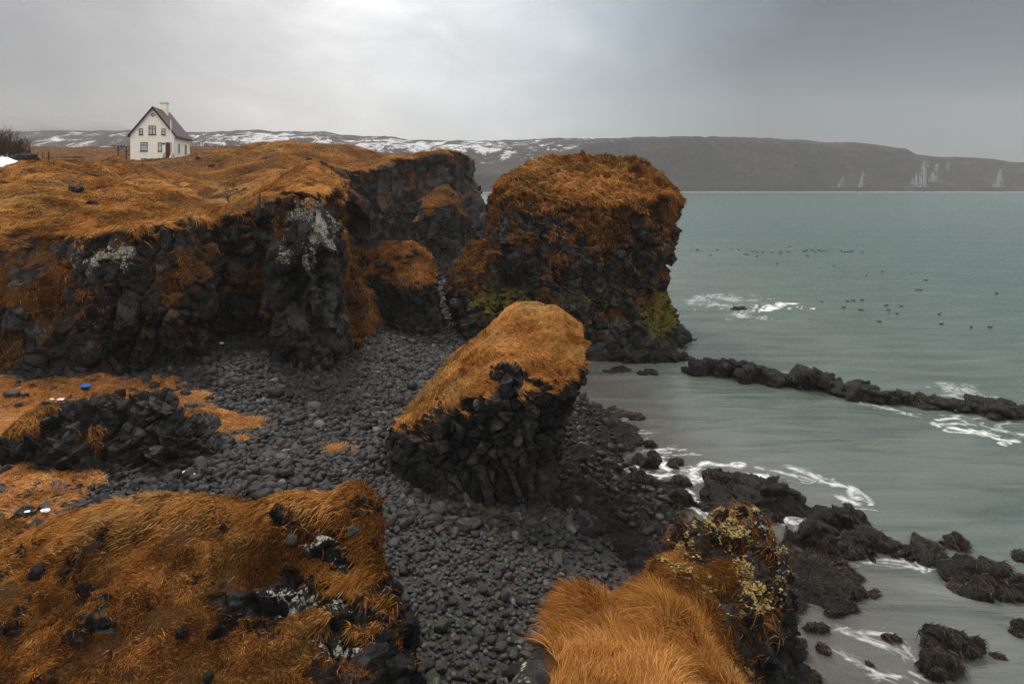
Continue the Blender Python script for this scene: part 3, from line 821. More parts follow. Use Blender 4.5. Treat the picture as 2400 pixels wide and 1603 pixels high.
def carve(V, Q, big, mid, fine, seed, turf, subs=2, mask=None, lump=.1):
    """low relief, then subdivision, then broken blocks where there is no turf; turf(V,N) in 0..1"""
    N = normals(smooth(V, Q, 2), Q)
    g = turf(V, N)
    V = V+N*((1-.7*g)*big[1]*fbm(V, big[0], 3, seed))[:, None]
    for _ in range(subs): V, Q = subdivide(V, Q)
    N = normals(smooth(V, Q, 3), Q)
    g = turf(V, N)
    (s1, a1), (s2, a2) = mid, fine
    b1, c1, r1 = blocks(V, s1, seed+1, 1.1, .3, .09)
    b2, c2, r2 = blocks(V, s2, seed+2, 1.2, .3, .12)
    rk = 1-sstep(.3, .75, g)
    N0 = normals(V, Q)
    V = V+N0*(rk*(a1*(b1-.6*(1-c1))+a2*(b2-.5*(1-c2)))+(1-rk)*lump*(fbm(V, .7, 3, seed+5)+.5*fbm(V, .28, 2, seed+6)))[:, None]
    N = normals(V, Q)
    return V, Q, N, g, .6*r1+.4*r2, r1, r2, c1

# ---------------------------------------------------------------- the big stack
zs = [-1., 0, .4, 1.2, 2.14, 3.3, 4.5, 5.66, 6.83, 8.6, 9.77, 10.9, 12, 13]
L = [-3.5, -3.4, -3.4, -4.0, -4.4, -4.4, -4.0, -3.0, -2.2, -1.75, -1.6, -1.3, -.6, 0.]
R = [12.3, 11.6, 11.3, 10.6, 10.0, 9.8, 10.0, 10.7, 10.95, 11.05, 11.0, 10.6, 9.8, 8.4]
Fr = [36.6, 37., 37.3, 37.9, 38.6, 39., 39.2, 39.2, 39.1, 39.2, 39.4, 40., 40.6, 41.]
Bk = [52.]*14
stop = Heights([at(1150, 448, 43), at(1180, 420, 44), at(1250, 386, 45), at(1310, 373, 46), at(1400, 374, 46), at(1450, 382, 45), at(1500, 382, 45), at(1545, 412, 44.5), at(1590, 450, 43.5), at(1250, 440, 40.6), at(1350, 450, 40.3), at(1450, 450, 40.3), at(1540, 455, 40.3), at(1170, 470, 41),
                (-1, 51, 8), (5, 52, 9.), (11, 51, 8), (8, 47.5, 11.9), (3, 48, 11.6), (-4, 45, 3.8), (-3.6, 42, 4.6), (-5, 44, 3)], 1.2)
def stop_f(X, Y): return stop(X, Y)+.22*fbm2(X, Y, 1.4, 3, 12)
V, Q = loft(zs, L, R, Fr, Bk, 3.0, ((-7, 14), (35, 54), (-1, 13.2)), .2, stop_f, fx=lambda X: -.20*np.clip(X-4, -9, 9)*.6)
def st_turf(V, N):
    n1, n2 = fbm(V, 1.3, 4, 301), fbm(V, .45, 3, 302)
    g = sstep(.25, .7, N[:, 2]+.35*n2)*sstep(7.6, 9., V[:, 2]+1.2*n1)
    g = np.maximum(g, sstep(8.6, 10.2, V[:, 2]+1.3*n1)*sstep(-.3, .3, N[:, 2]+.3*n2))
    toe = sstep(-.5, -2.2, V[:, 0])*sstep(2.2, 3.6, V[:, 2]+.8*n1)*sstep(7., 5.5, V[:, 2])
    return np.clip(np.maximum(g, toe*sstep(-.1, .5, N[:, 2]+.4*n2)), 0, 1)
V, Q, N, g, cell, r1, r2, c1 = carve(V, Q, (3., .55), ((.85, .85, 1.1), .42), ((.34, .34, .36), .17), 310, st_turf, 2, lump=.36)
n1, n2 = fbm(V, 1.1, 4, 331), fbm(V, .35, 3, 332)
spots = sstep(.28, .55, N[:, 2]+.5*n2)*sstep(1.8, 4.5, V[:, 2]+1.5*n1)*sstep(-.28, .15, n1+.06*(V[:, 2]-5.5)+.03*(V[:, 0]-4))
gs = np.maximum(np.maximum(g, spots*.95), .66*sstep(-.1, .35, n1+.11*(V[:, 2]-6.0)+.3*n2))
moss = 1.6*np.exp(-((V[:, 0]-9.6)/1.5)**2-((V[:, 2]-1.9)/1.2)**2)+.95*np.exp(-((V[:, 0]+1.2)/2.4)**2-((V[:, 2]-2.6)/1.1)**2)+.5*np.exp(-((V[:, 0]-10.5)/2)**2-((V[:, 2]-6.)/1.8)**2)*(r1 > .35)+.6*np.exp(-((V[:, 0]-5)/6)**2-((V[:, 2]-3.2)/2.2)**2)
moss = moss*sstep(-.5, .3, N[:, 2]+.5*n2+.2)*sstep(.3, .8, V[:, 2])
stack = empty('sea_stack', (4, 44, 0), label='tall dark basalt sea stack with a shaggy orange grass top, largest rock of the cove', cat='sea stack')
off = np.array([4, 44, 0.])
obj('rock', mesh_of('rock', V-off, Q, {'grass': gs*.92, 'moss': moss, 'lich': .5*(r1 > .75)*sstep(5, 8, V[:, 2])*sstep(9, 11, V[:, 0]+n1), 'cell': cell*.9}), M['basalt'], stack)
Vl = V-off
def grow_on(V, Q, N, off, parent, *a, **k):
    o = grow(*a[:1], V, Q, N, *a[1:], parent=None, **k)
    arr = np.empty(len(o.data.points)*3, np.float32); o.data.position_data.foreach_get('vector', arr)
    o.data.position_data.foreach_set('vector', (arr.reshape(-1, 3)-off.astype(np.float32)).ravel()); o.parent = parent
    return o
fr = sstep(.3, -.4, N[:, 1])+.25
grow_on(V, Q, N, off, stack, 'grass_cap', g*sstep(6.5, 8.5, V[:, 2])*sstep(-.1, .3, N[:, 2])*(fr > .3), 95000, .22, .012, M['grass'], lift=.2, wind=(.8, -.7), swirl=1.2, clump=.35, rnd=.3, grav=.6, tone0=.43, kind='stuff')
grow_on(V, Q, N, off, stack, 'grass_tufts', np.maximum(np.maximum(spots, g*sstep(7.2, 6, V[:, 2])), .5*sstep(.5, .64, gs))*(fr > .3), 60000, .115, .009, M['grass'], lift=.3, wind=(.3, -.6), clump=.35, rnd=.4, grav=.7, tone0=.36, kind='stuff')

# ---------------------------------------------------------------- the tilted rock
zs = [-.4, .2, .5, .93, 1.5, 2.05, 2.47, 3.45, 4.15, 4.85, 5.4, 6.0, 6.4]
L = [-4.5, -4.45, -4.4, -4.25, -3.95, -3.75, -3.6, -2.8, -2.1, -1.5, -.8, .1, .6]
R = [1.6, 1.45, 1.4, 1.4, 1.45, 1.6, 1.75, 2.15, 2.4, 2.45, 2.4, 2.2, 1.6]
Fr = [18.5, 18.7, 18.8, 18.95, 19.05, 19.1, 19.1, 19.1, 19.2, 19.4, 19.6, 20., 20.6]
Bk = [24.2]*13
ttop = Heights([at(1255, 716, 22.6), at(1320, 735, 22.3), at(1372, 790, 21.6), at(1190, 732, 22.6), at(1150, 765, 22.4), at(1090, 806, 22.2), at(1010, 900, 21.8), at(950, 968, 21.2), at(1250, 878, 19.6), at(1340, 850, 20.), at(1180, 888, 19.5), at(1100, 905, 19.7), at(1080, 970, 19.2), at(1000, 975, 19.6), at(1220, 790, 21), at(920, 1010, 21),
                (.8, 24, 5.5), (-2., 24, 3.2), (2.2, 23.6, 4.9), (-4, 22.5, 1.7)], .8)
V, Q = loft(zs, L, R, Fr, Bk, 2.7, ((-6, 3.6), (17.2, 25.2), (-.6, 6.6)), .11, lambda X, Y: ttop(X, Y)+.09*fbm2(X, Y, .8, 3, 15), k=.25, fx=lambda X: -.14*(X+1))
def ti_turf(V, N):
    n1, n2 = fbm(V, .9, 4, 401), fbm(V, .3, 3, 402)
    return sstep(.32, .62, N[:, 2]+.22*n2)*sstep(-.75, -.2, V[:, 2]-ttop(V[:, 0], V[:, 1])+.35*n1)*sstep(2.0, 2.5, V[:, 2]+.3*n1)*sstep(-1.1, -.7, n2+.3*n1+1.2*sstep(-.35, 0., V[:, 2]-ttop(V[:, 0], V[:, 1])))*sstep(-.15, .2, V[:, 1]+.14*(V[:, 0]+1)-19.3-.38*sstep(-1.6, .2, V[:, 0])+.4*n1+.3*n2)
colz = lambda V: np.c_[V[:, 0]+.10*V[:, 2]**1.6, V[:, 1], V[:, 2]]
def t_blocks_size(V): return None
N = normals(smooth(V, Q, 2), Q); gg = ti_turf(V, N)
V = V+N*((1-.8*gg)*.24*fbm(V, 1.6, 3, 405))[:, None]
for _ in range(2): V, Q = subdivide(V, Q)
N = normals(smooth(V, Q, 3), Q); g = ti_turf(V, N)
lowz = sstep(2.0, 1.2, V[:, 2]+.5*fbm(V, 1., 2, 409))
bA, cA, rA = blocks(V, (.40, .40, .40), 411, 1.0, .25, .12)                 # ends of the columns, higher up
W = V.copy(); W[:, 0] += .14*V[:, 2]**2
bB, cB, rB = blocks(W, (.44, .44, 2.2), 412, .9, .12, .12)                  # bent columns at the foot
bC, cC, rC = blocks(V, (.16, .16, .16), 413, 1.2, .3, .12)
N0 = normals(V, Q); rk = 1-sstep(.3, .7, g)
V = V+N0*(rk*((1-lowz)*.24*(bA-.75*(1-cA))+lowz*.2*(bB-.8*(1-cB))+.04*(bC-.5*(1-cC)))+(1-rk)*.06*(fbm(V, .5, 3, 415)))[:, None]
N = normals(V, Q); cell = (1-lowz)*rA+lowz*rB
off = np.array([-1, 20.5, .6]); tilt = empty('tilted_rock', off, label='leaning black basalt rock capped with pale orange grass, standing alone in mid beach', cat='rock')
n2 = fbm(V, .4, 3, 417)
obj('rock', mesh_of('rock', V-off, Q, {'grass': g*.95+.35*sstep(.3, .6, n2)*sstep(.5, .8, N[:, 2])*(V[:, 2] > 2), 'lich': .4*(rA > .8)*sstep(3, 4.4, V[:, 2])*sstep(1, 2, V[:, 0]), 'moss': .55*np.exp(-((V[:, 0]-2.2)/.4)**2)*sstep(2, 3.5, V[:, 2])*(rA > .6), 'cell': .55*cell+.3*rC}), M['basalt'], tilt)
grow_on(V, Q, N, off, tilt, 'grass_cap', g*sstep(.25, .5, N[:, 2]), 100000, .125, .0062, M['grass'], lift=.2, wind=(1., -.35), swirl=1.2, clump=.22, rnd=.34, grav=.35, tone0=.62, kind='stuff')

# ---------------------------------------------------------------- boulder against the front cliff
off = np.array([-8, 43, 1.8])
zs = [.5, 1.2, 2.6, 4.04, 5.2, 5.9, 6.5]
L = [-11.3, -11.2, -11., -10.9, -10.2, -9.2, -8.4]; R = [-4.6, -4.7, -4.8, -4.8, -5.3, -6., -6.8]
V, Q = loft(zs, L, R, [40.6, 40.6, 40.8, 41., 41.4, 42., 42.5], [47.]*7, 2.6, ((-13, -3), (37, 49), (.4, 7)), .16,
            Heights([at(900, 562, 43.5), at(975, 562, 43.5), at(1005, 582, 43), at(850, 600, 43.5), at(830, 640, 42.5), at(940, 575, 43.5), at(900, 632, 41.2), at(1015, 640, 41), (-8, 47, 5.4), (-5, 46, 4.4), (-11, 46, 3.8), at(960, 655, 40.6)], .9), fx=lambda X: -.55*(X+8), k=.6)
def bo_turf(V, N):
    n1, n2 = fbm(V, 1.1, 4, 451), fbm(V, .4, 3, 452)
    return sstep(.3, .65, N[:, 2]+.4*n2+.3*n1)*sstep(2.6, 4.1, V[:, 2]+1.2*n1+.6*n2)
V, Q, N, g, cell, r1, r2, c1 = carve(V, Q, (2., .4), ((.7, .7, .9), .28), ((.28, .28, .28), .11), 460, bo_turf, 2, lump=.1)
bo = empty('boulder', off, label='squat mossy boulder with an orange grass crown between cliff and sea stack', cat='boulder')
obj('rock', mesh_of('rock', V-off, Q, {'grass': g*.95+.25*(r2 > .8), 'cell': cell*.75}), M['basalt'], bo)
grow_on(V, Q, N, off, bo, 'grass_crown', g*sstep(.05, .4, N[:, 2]), 42000, .11, .0075, M['grass'], lift=.25, wind=(.5, -.6), clump=.4, rnd=.35, grav=.5, tone0=.38, kind='stuff')

# ---------------------------------------------------------------- rock stub at the foot of the headland
off = np.array([-8.5, 71, 1.5])
zs = [.3, 2, 4, 6, 8, 9.2]
V, Q = loft(zs, [-11.2, -11, -10.9, -10.6, -9.9, -9], [-4.6, -4.9, -5.2, -5.3, -5.9, -7], [67.4, 67.8, 68.2, 68.5, 69, 70], [77]*6, 2.5, ((-13, -3), (65, 78), (.2, 10)), .3,
            Heights([at(985, 462, 71), at(1020, 438, 72), at(1060, 440, 72), at(1085, 462, 71), at(1000, 480, 69), at(1085, 480, 69), (-8, 77, 9), (-12, 72, 6)], 1.), k=.7)
V, Q, N, g, cell, r1, r2, c1 = carve(V, Q, (2.5, .6), ((1.1, 1.1, 2.2), .5), ((.45, .45, .6), .18), 470, lambda V, N: sstep(.3, .65, N[:, 2]+.5*fbm(V, 1., 4, 471))*sstep(5.2, 7.6, V[:, 2]+2.*fbm(V, 1.5, 4, 472)), 2)
st = empty('rock_pillar', off, label='stubby dark rock pillar in front of the misty headland cliff', cat='rock')
obj('rock', mesh_of('rock', V-off, Q, {'grass': g*.95+.3*(r2 > .75), 'cell': cell*.7}), M['basalt'], st)
grow_on(V, Q, N, off, st, 'grass_crown', g*sstep(.05, .4, N[:, 2]), 12000, .22, .011, M['grass_far'], lift=.3, clump=.6, rnd=.35, grav=.5, tone0=.4, kind='stuff')

# ---------------------------------------------------------------- broken outcrop on the left
off = np.array([-12, 19, 2.])
zs = [.8, 1.6, 2.4, 3., 3.6, 4.2]
oc = Heights([at(20, 1010, 18.6), at(90, 960, 18.9), at(140, 985, 18.9), at(200, 950, 19), at(270, 955, 19), at(330, 935, 19.2), at(390, 950, 19.2), at(395, 985, 19), at(425, 1000, 18.8), at(440, 1080, 18.6), (-9.3, 18.8, 1.7), (-15.5, 18.5, 2.2), (-12, 17.2, 2.0), (-10.5, 17.4, 1.9), (-14.2, 17.4, 2.1), (-12, 20.6, 2.8), (-10, 20.6, 2.4), (-14.5, 20.6, 2.6)], .4)
V, Q = loft(zs, [-16, -15.8, -15.4, -15, -13.4, -12.4], [-8.6, -8.9, -9.3, -9.7, -10, -10.2], [17., 17.2, 17.5, 17.8, 18.2, 18.6], [20.8, 20.8, 20.6, 20.4, 20.2, 20.], 3., ((-17, -8), (16, 22), (.7, 4.6)), .1, oc, k=.2, fx=lambda X: .05*(X+12))
V, Q, N, g, cell, r1, r2, c1 = carve(V, Q, (1.2, .2), ((.62, .62, .55), .46), ((.25, .25, .22), .13), 480, lambda V, N: sstep(.05, .4, fbm(V, 1.1, 3, 481))*sstep(-10.5, -13, V[:, 0])*sstep(-.2, .3, N[:, 2])*.9, 2)
ot = empty('rock_outcrop', off, label='jagged dark broken outcrop on the grassy bench at the left', cat='rock outcrop')
obj('rock', mesh_of('rock', V-off, Q, {'grass': g*.9+.25*(r2 > .85), 'cell': cell}), M['basalt'], ot)
grow_on(V, Q, N, off, ot, 'grass_tufts', g, 16000, .13, .005, M['grass'], lift=.35, clump=.3, rnd=.45, grav=.6, tone0=.38, kind='stuff')

# ---------------------------------------------------------------- near bank, lower left
BH = Heights([at(-200, 1250, 12.4), at(0, 1243, 12.), at(110, 1225, 11.8), at(200, 1182, 11.5), at(300, 1166, 11.3), at(470, 1164, 11.2), at(600, 1160, 11.1), at(760, 1150, 11), at(870, 1143, 10.8), at(905, 1188, 10.5), at(925, 1255, 10.2),
              at(870, 1200, 10.5), at(700, 1200, 10.65), at(500, 1205, 10.75), at(300, 1215, 10.85), at(870, 1250, 10.3), at(700, 1260, 10.35), at(500, 1270, 10.4), at(300, 1300, 10.3), at(100, 1320, 10.5), at(650, 1340, 9.95), at(800, 1340, 9.95), at(880, 1340, 9.95), at(930, 1345, 10.), at(600, 1420, 9.5), at(760, 1420, 9.55), at(860, 1430, 9.55),
              at(300, 1400, 9.6), at(50, 1450, 9.5), at(600, 1520, 9.), at(760, 1510, 9.1), at(850, 1540, 9.), at(300, 1530, 8.8), at(0, 1600, 8.4), at(600, 1610, 8.6), at(820, 1620, 8.6), at(300, 1700, 8.), at(600, 1750, 8.), at(-300, 1500, 9), at(600, 2100, 6.8), at(200, 2100, 6.6)], .7)
BP = [(-18, 13.2), (-11, 12.6), (-8.6, 12.2), (-7.4, 11.7), (-5.6, 11.5), (-4, 11.4), (-2.55, 11.15), (-2.05, 10.7), (-1.75, 10.1), (-1.72, 9.5), (-1.82, 8.9), (-1.95, 8.2), (-2.15, 6.8), (-2.0, 5), (-2, 3.5), (-18, 3.5)]
x0, x1, y0, y1, z0, z1, h = -15, -1., 4.2, 13.4, .6, 5.8, .11
gx, gy, gz = np.arange(x0, x1, h), np.arange(y0, y1, h), np.arange(z0, z1, h)
GX, GY = np.meshgrid(gx, gy, indexing='ij')
D = poly_dist(GX, GY, BP)+.18*fbm2(GX, GY, 1.1, 3, 501); HH = BH(GX, GY)+.06*fbm2(GX, GY, .9, 3, 502)+.05*fbm2(GX, GY, .3, 2, 504)
t = (gz-1)/4
S1 = D[:, :, None]+(.35*(t-.6)+.12*np.sin(t*11))[None, None, :]; S2 = .85*(gz[None, None, :]-HH[:, :, None]); k = .3
V, Q = surface_nets(np.maximum(S1, S2)+np.maximum(k-np.abs(S1-S2), 0)**2/(4*k), (x0, y0, z0), h)
V = smooth(V, Q, 1, .5)
CRAG = [((-2.9, 10.2), .8, .3), ((-3.1, 9.65), 1.2, .22), ((-2.5, 9.2), .9, .2), ((-4.4, 10.4), .8, .25), ((-1.95, 8.8), .6, 1.0), ((-5.6, 9.2), .6, .2), ((-4., 9.6), .9, .2), ((-3.2, 8.7), .9, .2)]
def bk_turf(V, N):
    n1, n2 = fbm(V, 1., 4, 511), fbm(V, .32, 3, 512)
    c = sum(np.exp(-((V[:, 0]-p[0])/a)**2-((V[:, 1]-p[1])/b)**2) for p, a, b in CRAG)
    g = sstep(.25, .6, N[:, 2]+.3*n2)*sstep(-1., -.3, V[:, 2]-BH(V[:, 0], V[:, 1])+.3*n1)
    g = g*(1-sstep(.42, .62, c*.58+.6*n1*c+.35*n2*c-.15*sstep(9.9, 10.8, V[:, 1])))
    return g*(1-.85*sstep(.34, .5, n2+.45*n1))
V, Q, N, g, cell, r1, r2, c1 = carve(V, Q, (1.2, .16), ((.42, .42, .40), .22), ((.15, .15, .15), .06), 520, bk_turf, 2, lump=.075)
off = np.array([-5, 9, 3.]); bank = empty('grassy_bank', off, label='near brown grass bank with lichened crags and a dark right flank', cat='bank')
ck = sum(np.exp(-((V[:, 0]-p[0])/a)**2-((V[:, 1]-p[1])/b)**2) for p, a, b in CRAG[:3])
n2 = fbm(V, .5, 3, 531)
obj('rock', mesh_of('rock', V-off, Q, {'grass': g*.9, 'lich': np.clip(ck, 0, 1)*1.0*sstep(-.1, .3, N[:, 2])*sstep(-.8, -.1, V[:, 2]-BH(V[:, 0], V[:, 1])), 'moss': np.clip(ck, 0, 1)*.5*(r2 > .7), 'cell': cell*.8}), M['basalt'], bank)
grow_on(V, Q, N, off, bank, 'grass', g*sstep(.1, .4, N[:, 2])*sstep(-.15, .35, fbm(V, .55, 4, 533)+.4)*np.clip(V[:, 1]/9, .6, 1.4), 220000, .075, .0032, M['grass'], lift=.35, wind=(.8, -.5), swirl=3., clump=.16, rnd=.7, grav=.4, tone0=lambda R: .27+.14*sstep(-6.2, -9, R[:, 0])+.12*fbm(R, 1.6, 3, 77), kind='stuff')
crest = g*np.exp(-((V[:, 1]-(11.2+.0*V[:, 0]))/.45)**2)+g*np.exp(-((V[:, 0]+2.35)/.35)**2-((V[:, 1]-9.6)/.5)**2)*2
grow_on(V, Q, N, off, bank, 'long_grass', crest, 15000, .11, .0034, M['grass'], lift=.5, wind=(-.4, -.3), swirl=.6, clump=.5, rnd=.28, grav=.35, tone0=.58, kind='stuff')

# ---------------------------------------------------------------- near knoll, lower right
KH = Heights([at(1345, 1385, 7.2), at(1270, 1460, 7.), at(1440, 1455, 7.15), at(1540, 1410, 7.3), at(1600, 1450, 7.0), at(1595, 1540, 6.4), at(1400, 1510, 6.6), at(1260, 1530, 6.4), at(1400, 1580, 5.9), at(1240, 1590, 5.8), at(1590, 1600, 5.9), at(1400, 1750, 5.), at(1570, 1750, 5.),
              at(1590, 1300, 8.9), at(1640, 1255, 9.2), at(1740, 1208, 9.5), at(1820, 1245, 9.5), at(1845, 1285, 9.2), at(1700, 1290, 8.8), at(1790, 1380, 8.3), at(1740, 1460, 7.8), at(1650, 1380, 8.), at(1700, 1560, 7.), at(1560, 1330, 8.4)], .4)
KP = [(.20, 6.9), (.48, 7.25), (.8, 7.45), (1.25, 7.5), (1.65, 8.1), (1.9, 8.9), (2.4, 9.5), (3.2, 9.95), (3.75, 9.95), (4.05, 9.5), (3.85, 8.9), (3.35, 8.1), (2.95, 7.4), (2.55, 6.7), (2.25, 6.), (2.1, 5.), (1.9, 3.6), (-.15, 3.6), (-.1, 5.5), (.02, 6.3)]
x0, x1, y0, y1, z0, z1, h = -.9, 5.4, 4., 11., 0., 6.6, .1
gx, gy, gz = np.arange(x0, x1, h), np.arange(y0, y1, h), np.arange(z0, z1, h)
GX, GY = np.meshgrid(gx, gy, indexing='ij')
D = poly_dist(GX, GY, KP)+.12*fbm2(GX, GY, .8, 3, 601); HH = KH(GX, GY)+.06*fbm2(GX, GY, .5, 3, 602)
t = (5.4-gz)/5
t = np.clip(t, 0, 2)
S1 = D[:, :, None]-(.16*t**1.2-.08*np.sin(t*12))[None, None, :]; S2 = .85*(gz[None, None, :]-HH[:, :, None]); k = .25
V, Q = surface_nets(np.maximum(S1, S2)+np.maximum(k-np.abs(S1-S2), 0)**2/(4*k), (x0, y0, z0), h)
V = smooth(V, Q, 1, .5)
def kn_turf(V, N):
    n1, n2 = fbm(V, .7, 4, 611), fbm(V, .22, 3, 612)
    dep = V[:, 2]-KH(V[:, 0], V[:, 1])
    g = sstep(.0, .4, N[:, 2]+.2*n2)*sstep(-.55, -.2, dep+.25*n1)
    ridge = sstep(7.7, 8.3, V[:, 1])+sstep(2.15, 2.5, V[:, 0]-.12*(V[:, 1]-6))
    return g*(1-np.clip(ridge, 0, 1)*.95*sstep(-.3, .05, n1+.6*n2+.4*(V[:, 0]-2.1-.45*(V[:, 1]-7))))
V, Q, N, g, cell, r1, r2, c1 = carve(V, Q, (.8, .12), ((.36, .36, .34), .17), ((.13, .13, .13), .05), 620, kn_turf, 2, lump=.04)
off = np.array([1.5, 7.5, 4.]); kn = empty('grassy_knoll', off, label='near rocky knoll under long wind-combed orange grass, with yellowish lichen ridge', cat='knoll')
n2 = fbm(V, .35, 3, 631)
rdg = np.clip(sstep(7.4, 8.2, V[:, 1])+sstep(2.2, 2.6, V[:, 0]), 0, 1)
dep = V[:, 2]-KH(V[:, 0], V[:, 1])
obj('rock', mesh_of('rock', V-off, Q, {'grass': g*.95*sstep(.2, .45, V[:, 0]), 'lich': rdg*sstep(-.9, -.1, dep)*(.75+.25*n2)*np.clip(.55+.5*sstep(3.1, 3.7, V[:, 0]), 0, 1.1)+.85*np.exp(-((V[:, 0]-.05)/.25)**2)*sstep(-1.2, -.5, dep)*(r1 > .45), 'moss': .35*rdg*(r2 > .4)*sstep(-1.2, -.3, dep), 'cell': cell*.8}), M['basalt'], kn)
ball = g*sstep(8.1, 7.5, V[:, 1])*sstep(.36, .56, V[:, 0]+.15*n2)*sstep(.258, .215, V[:, 0]/V[:, 1]+.02*n2)
grow_on(V, Q, N, off, kn, 'long_grass', ball, 44000, .26, .0027, M['grass'], lift=.62, wind=(.1, .5), swirl=2., clump=.3, rnd=.36, grav=.45, k=6, tone0=.43, kind='stuff')
grow_on(V, Q, N, off, kn, 'ridge_grass', g*np.maximum(sstep(7.4, 8., V[:, 1]), sstep(.19, .235, V[:, 0]/V[:, 1])), 34000, .13, .0022, M['grass'], lift=.6, wind=(-.5, -.1), swirl=1., clump=.3, rnd=.4, grav=.3, tone0=.5, kind='stuff')
# pale cushions of lichen on the ridge
cw = rdg*sstep(.1, .5, N[:, 2])*sstep(-.5, -.1, dep)*sstep(.05, .16, n2+.4*fbm(V, .9, 3, 633))
R, T, u = scatter(V, Q, cw, 3600)
iv, it = ico(2); vs, fs = [], []
for i, c in enumerate(R):
    s = RNG.uniform(.007, .022)
    b = iv*s*np.array([1.2, 1.2, .5]); b = b*(1+.22*fbm(iv*3+i*7.7, 1., 2, 5))[:, None]
    vs.append(b+c-off); fs.append(it+i*len(iv))
m_cush, Nn = new_mat('lichen_cushion'); pp = Nn.pos()
cc = Nn.ramp(Nn.math('ADD', Nn.math('MULTIPLY', Nn.noise(pp, 40., 5, .7), .6), Nn.math('MULTIPLY', Nn.noise(pp, 5.), .4)), [(.3, (.10, .065, .02)), (.5, (.30, .225, .08)), (.7, (.54, .44, .20))])
Nn.out(Nn.pbr(cc, .95, .1, Nn.bump(Nn.noise(pp, 70., 4, .7), .03)))
obj('lichen', mesh_of('lichen', np.concatenate(vs), np.concatenate(fs)), m_cush, kn, kind='stuff')
# ================================================================ seaweed on the foreshore
WP = np.array([ground(*q, .1) for q in [(1322, 958), (1400, 952), (1462, 985), (1500, 1015), (1545, 1058), (1560, 1085), (1500, 1092), (1450, 1095), (1480, 1115), (1560, 1130), (1625, 1118), (1635, 1150), (1640, 1200), (1600, 1225), (1650, 1250), (1760, 1285), (1850, 1262), (1930, 1290), (1985, 1330), (1938, 1342),
                                        (1955, 1395), (1995, 1440), (1940, 1440), (1900, 1390), (1860, 1368), (1880, 1425), (1800, 1450), (1760, 1500), (1700, 1560), (1620, 1560), (1540, 1420), (1480, 1330), (1400, 1280), (1330, 1215), (1280, 1175), (1270, 1080), (1290, 1000)]])
X, Y = fan_grid(-.02, .82, 560, 9.5, 36, 520)
d = poly_dist(X, Y, WP)
mk = sstep(.45, -.25, d+.55*fbm2(X, Y, .9, 3, 701)+.28*fbm2(X, Y, .3, 2, 702))
tongue = sstep(.12, .35, fbm2(X, Y, 1.5, 3, 704))*sstep(2.0, 0., d)*(Y > 24)*.9
mk = np.maximum(mk, tongue)
mk = mk*(1-sstep(.22, .42, fbm2(X, Y, 1.1, 3, 706)+.15*sstep(21, 17, Y)-.05)*.95)
wx, wy = np.zeros(X.shape), np.zeros(X.shape); chan = np.zeros(X.shape)
for p in (Z9((560, 900), (720, 940), (860, 980), (1050, 1040), (1200, 1050)), Z9((880, 770), (1080, 750), (1240, 735)), Z9((1000, 830), (1180, 830)), Z9((1060, 890), (1180, 960), (1300, 1000)), Z9((1400, 1010), (1480, 940), (1580, 915), (1720, 935), (1860, 930), (1950, 915)),
          Z9((1400, 1020), (1520, 1060), (1640, 1100), (1760, 1130), (1950, 1070)), Z9((1530, 1060), (1420, 1110), (1370, 1160), (1440, 1240), (1420, 1330), (1520, 1400), (1640, 1490)), Z6((850, 1110), (960, 1090), (1080, 1095), (1060, 1050)), Z6((960, 1130), (1100, 1110), (1300, 1190)),
          Z9((480, 1160), (640, 1190), (860, 1260), (960, 1190)), Z9((1030, 1310), (1200, 1300), (1330, 1340)), Z9((830, 1420), (1000, 1500)), Z9((1330, 1400), (1420, 1520), (1480, 1560))):
    stroke(chan, p, .36, 1.)
mk = mk*(1-sstep(.25, .6, chan))
lum = np.abs(fbm2(X, Y, .9, 3, 707)); lum2 = fbm2(X, Y, .28, 3, 708)
Z = beach_z(X, Y)+mk*(.06+.26*lum+.11*lum2+.05*fbm2(X, Y, .1, 2, 709))-(1-mk)*.25
Z = np.maximum(Z, np.where(mk > .5, .02+.2*lum, -9))
V = np.stack([X.ravel(), Y.ravel(), Z.ravel()], 1); Q = grid_quads(*X.shape)
keep = (mk.ravel()[Q].max(1) > .02); Q = Q[keep]
sw = obj('seaweed', mesh_of('seaweed', V, Q), M['weed'], kind='stuff', label='wet dark brown seaweed carpeting the foreshore', cat='seaweed')
def frondify(V, Q, n, L, rad, parent, name='fronds', w=None, off=None, lift=.35, **kw):
    N = normals(V, Q)
    a = np.ones(len(V)) if w is None else w
    o = grow(name, V, Q, N, a, n, L, rad, M['frond'], lift=lift, wind=(.6, -.5), swirl=2., clump=.25, rnd=.6, grav=.5, k=4, tone0=.5, cull=off is None, **kw)
    if off is not None:
        arr = np.empty(len(o.data.points)*3, np.float32); o.data.position_data.foreach_get('vector', arr)
        o.data.position_data.foreach_set('vector', (arr.reshape(-1, 3)-np.asarray(off, np.float32)).ravel())
    o.parent = parent
    return o
frondify(V, Q, 110000, .13, .007, None, 'seaweed_fronds', w=(mk.ravel() > .4)*np.clip(18/V[:, 1], .4, 1.3), kind='stuff', label='ragged seaweed fronds matting the foreshore rocks', cat='seaweed')

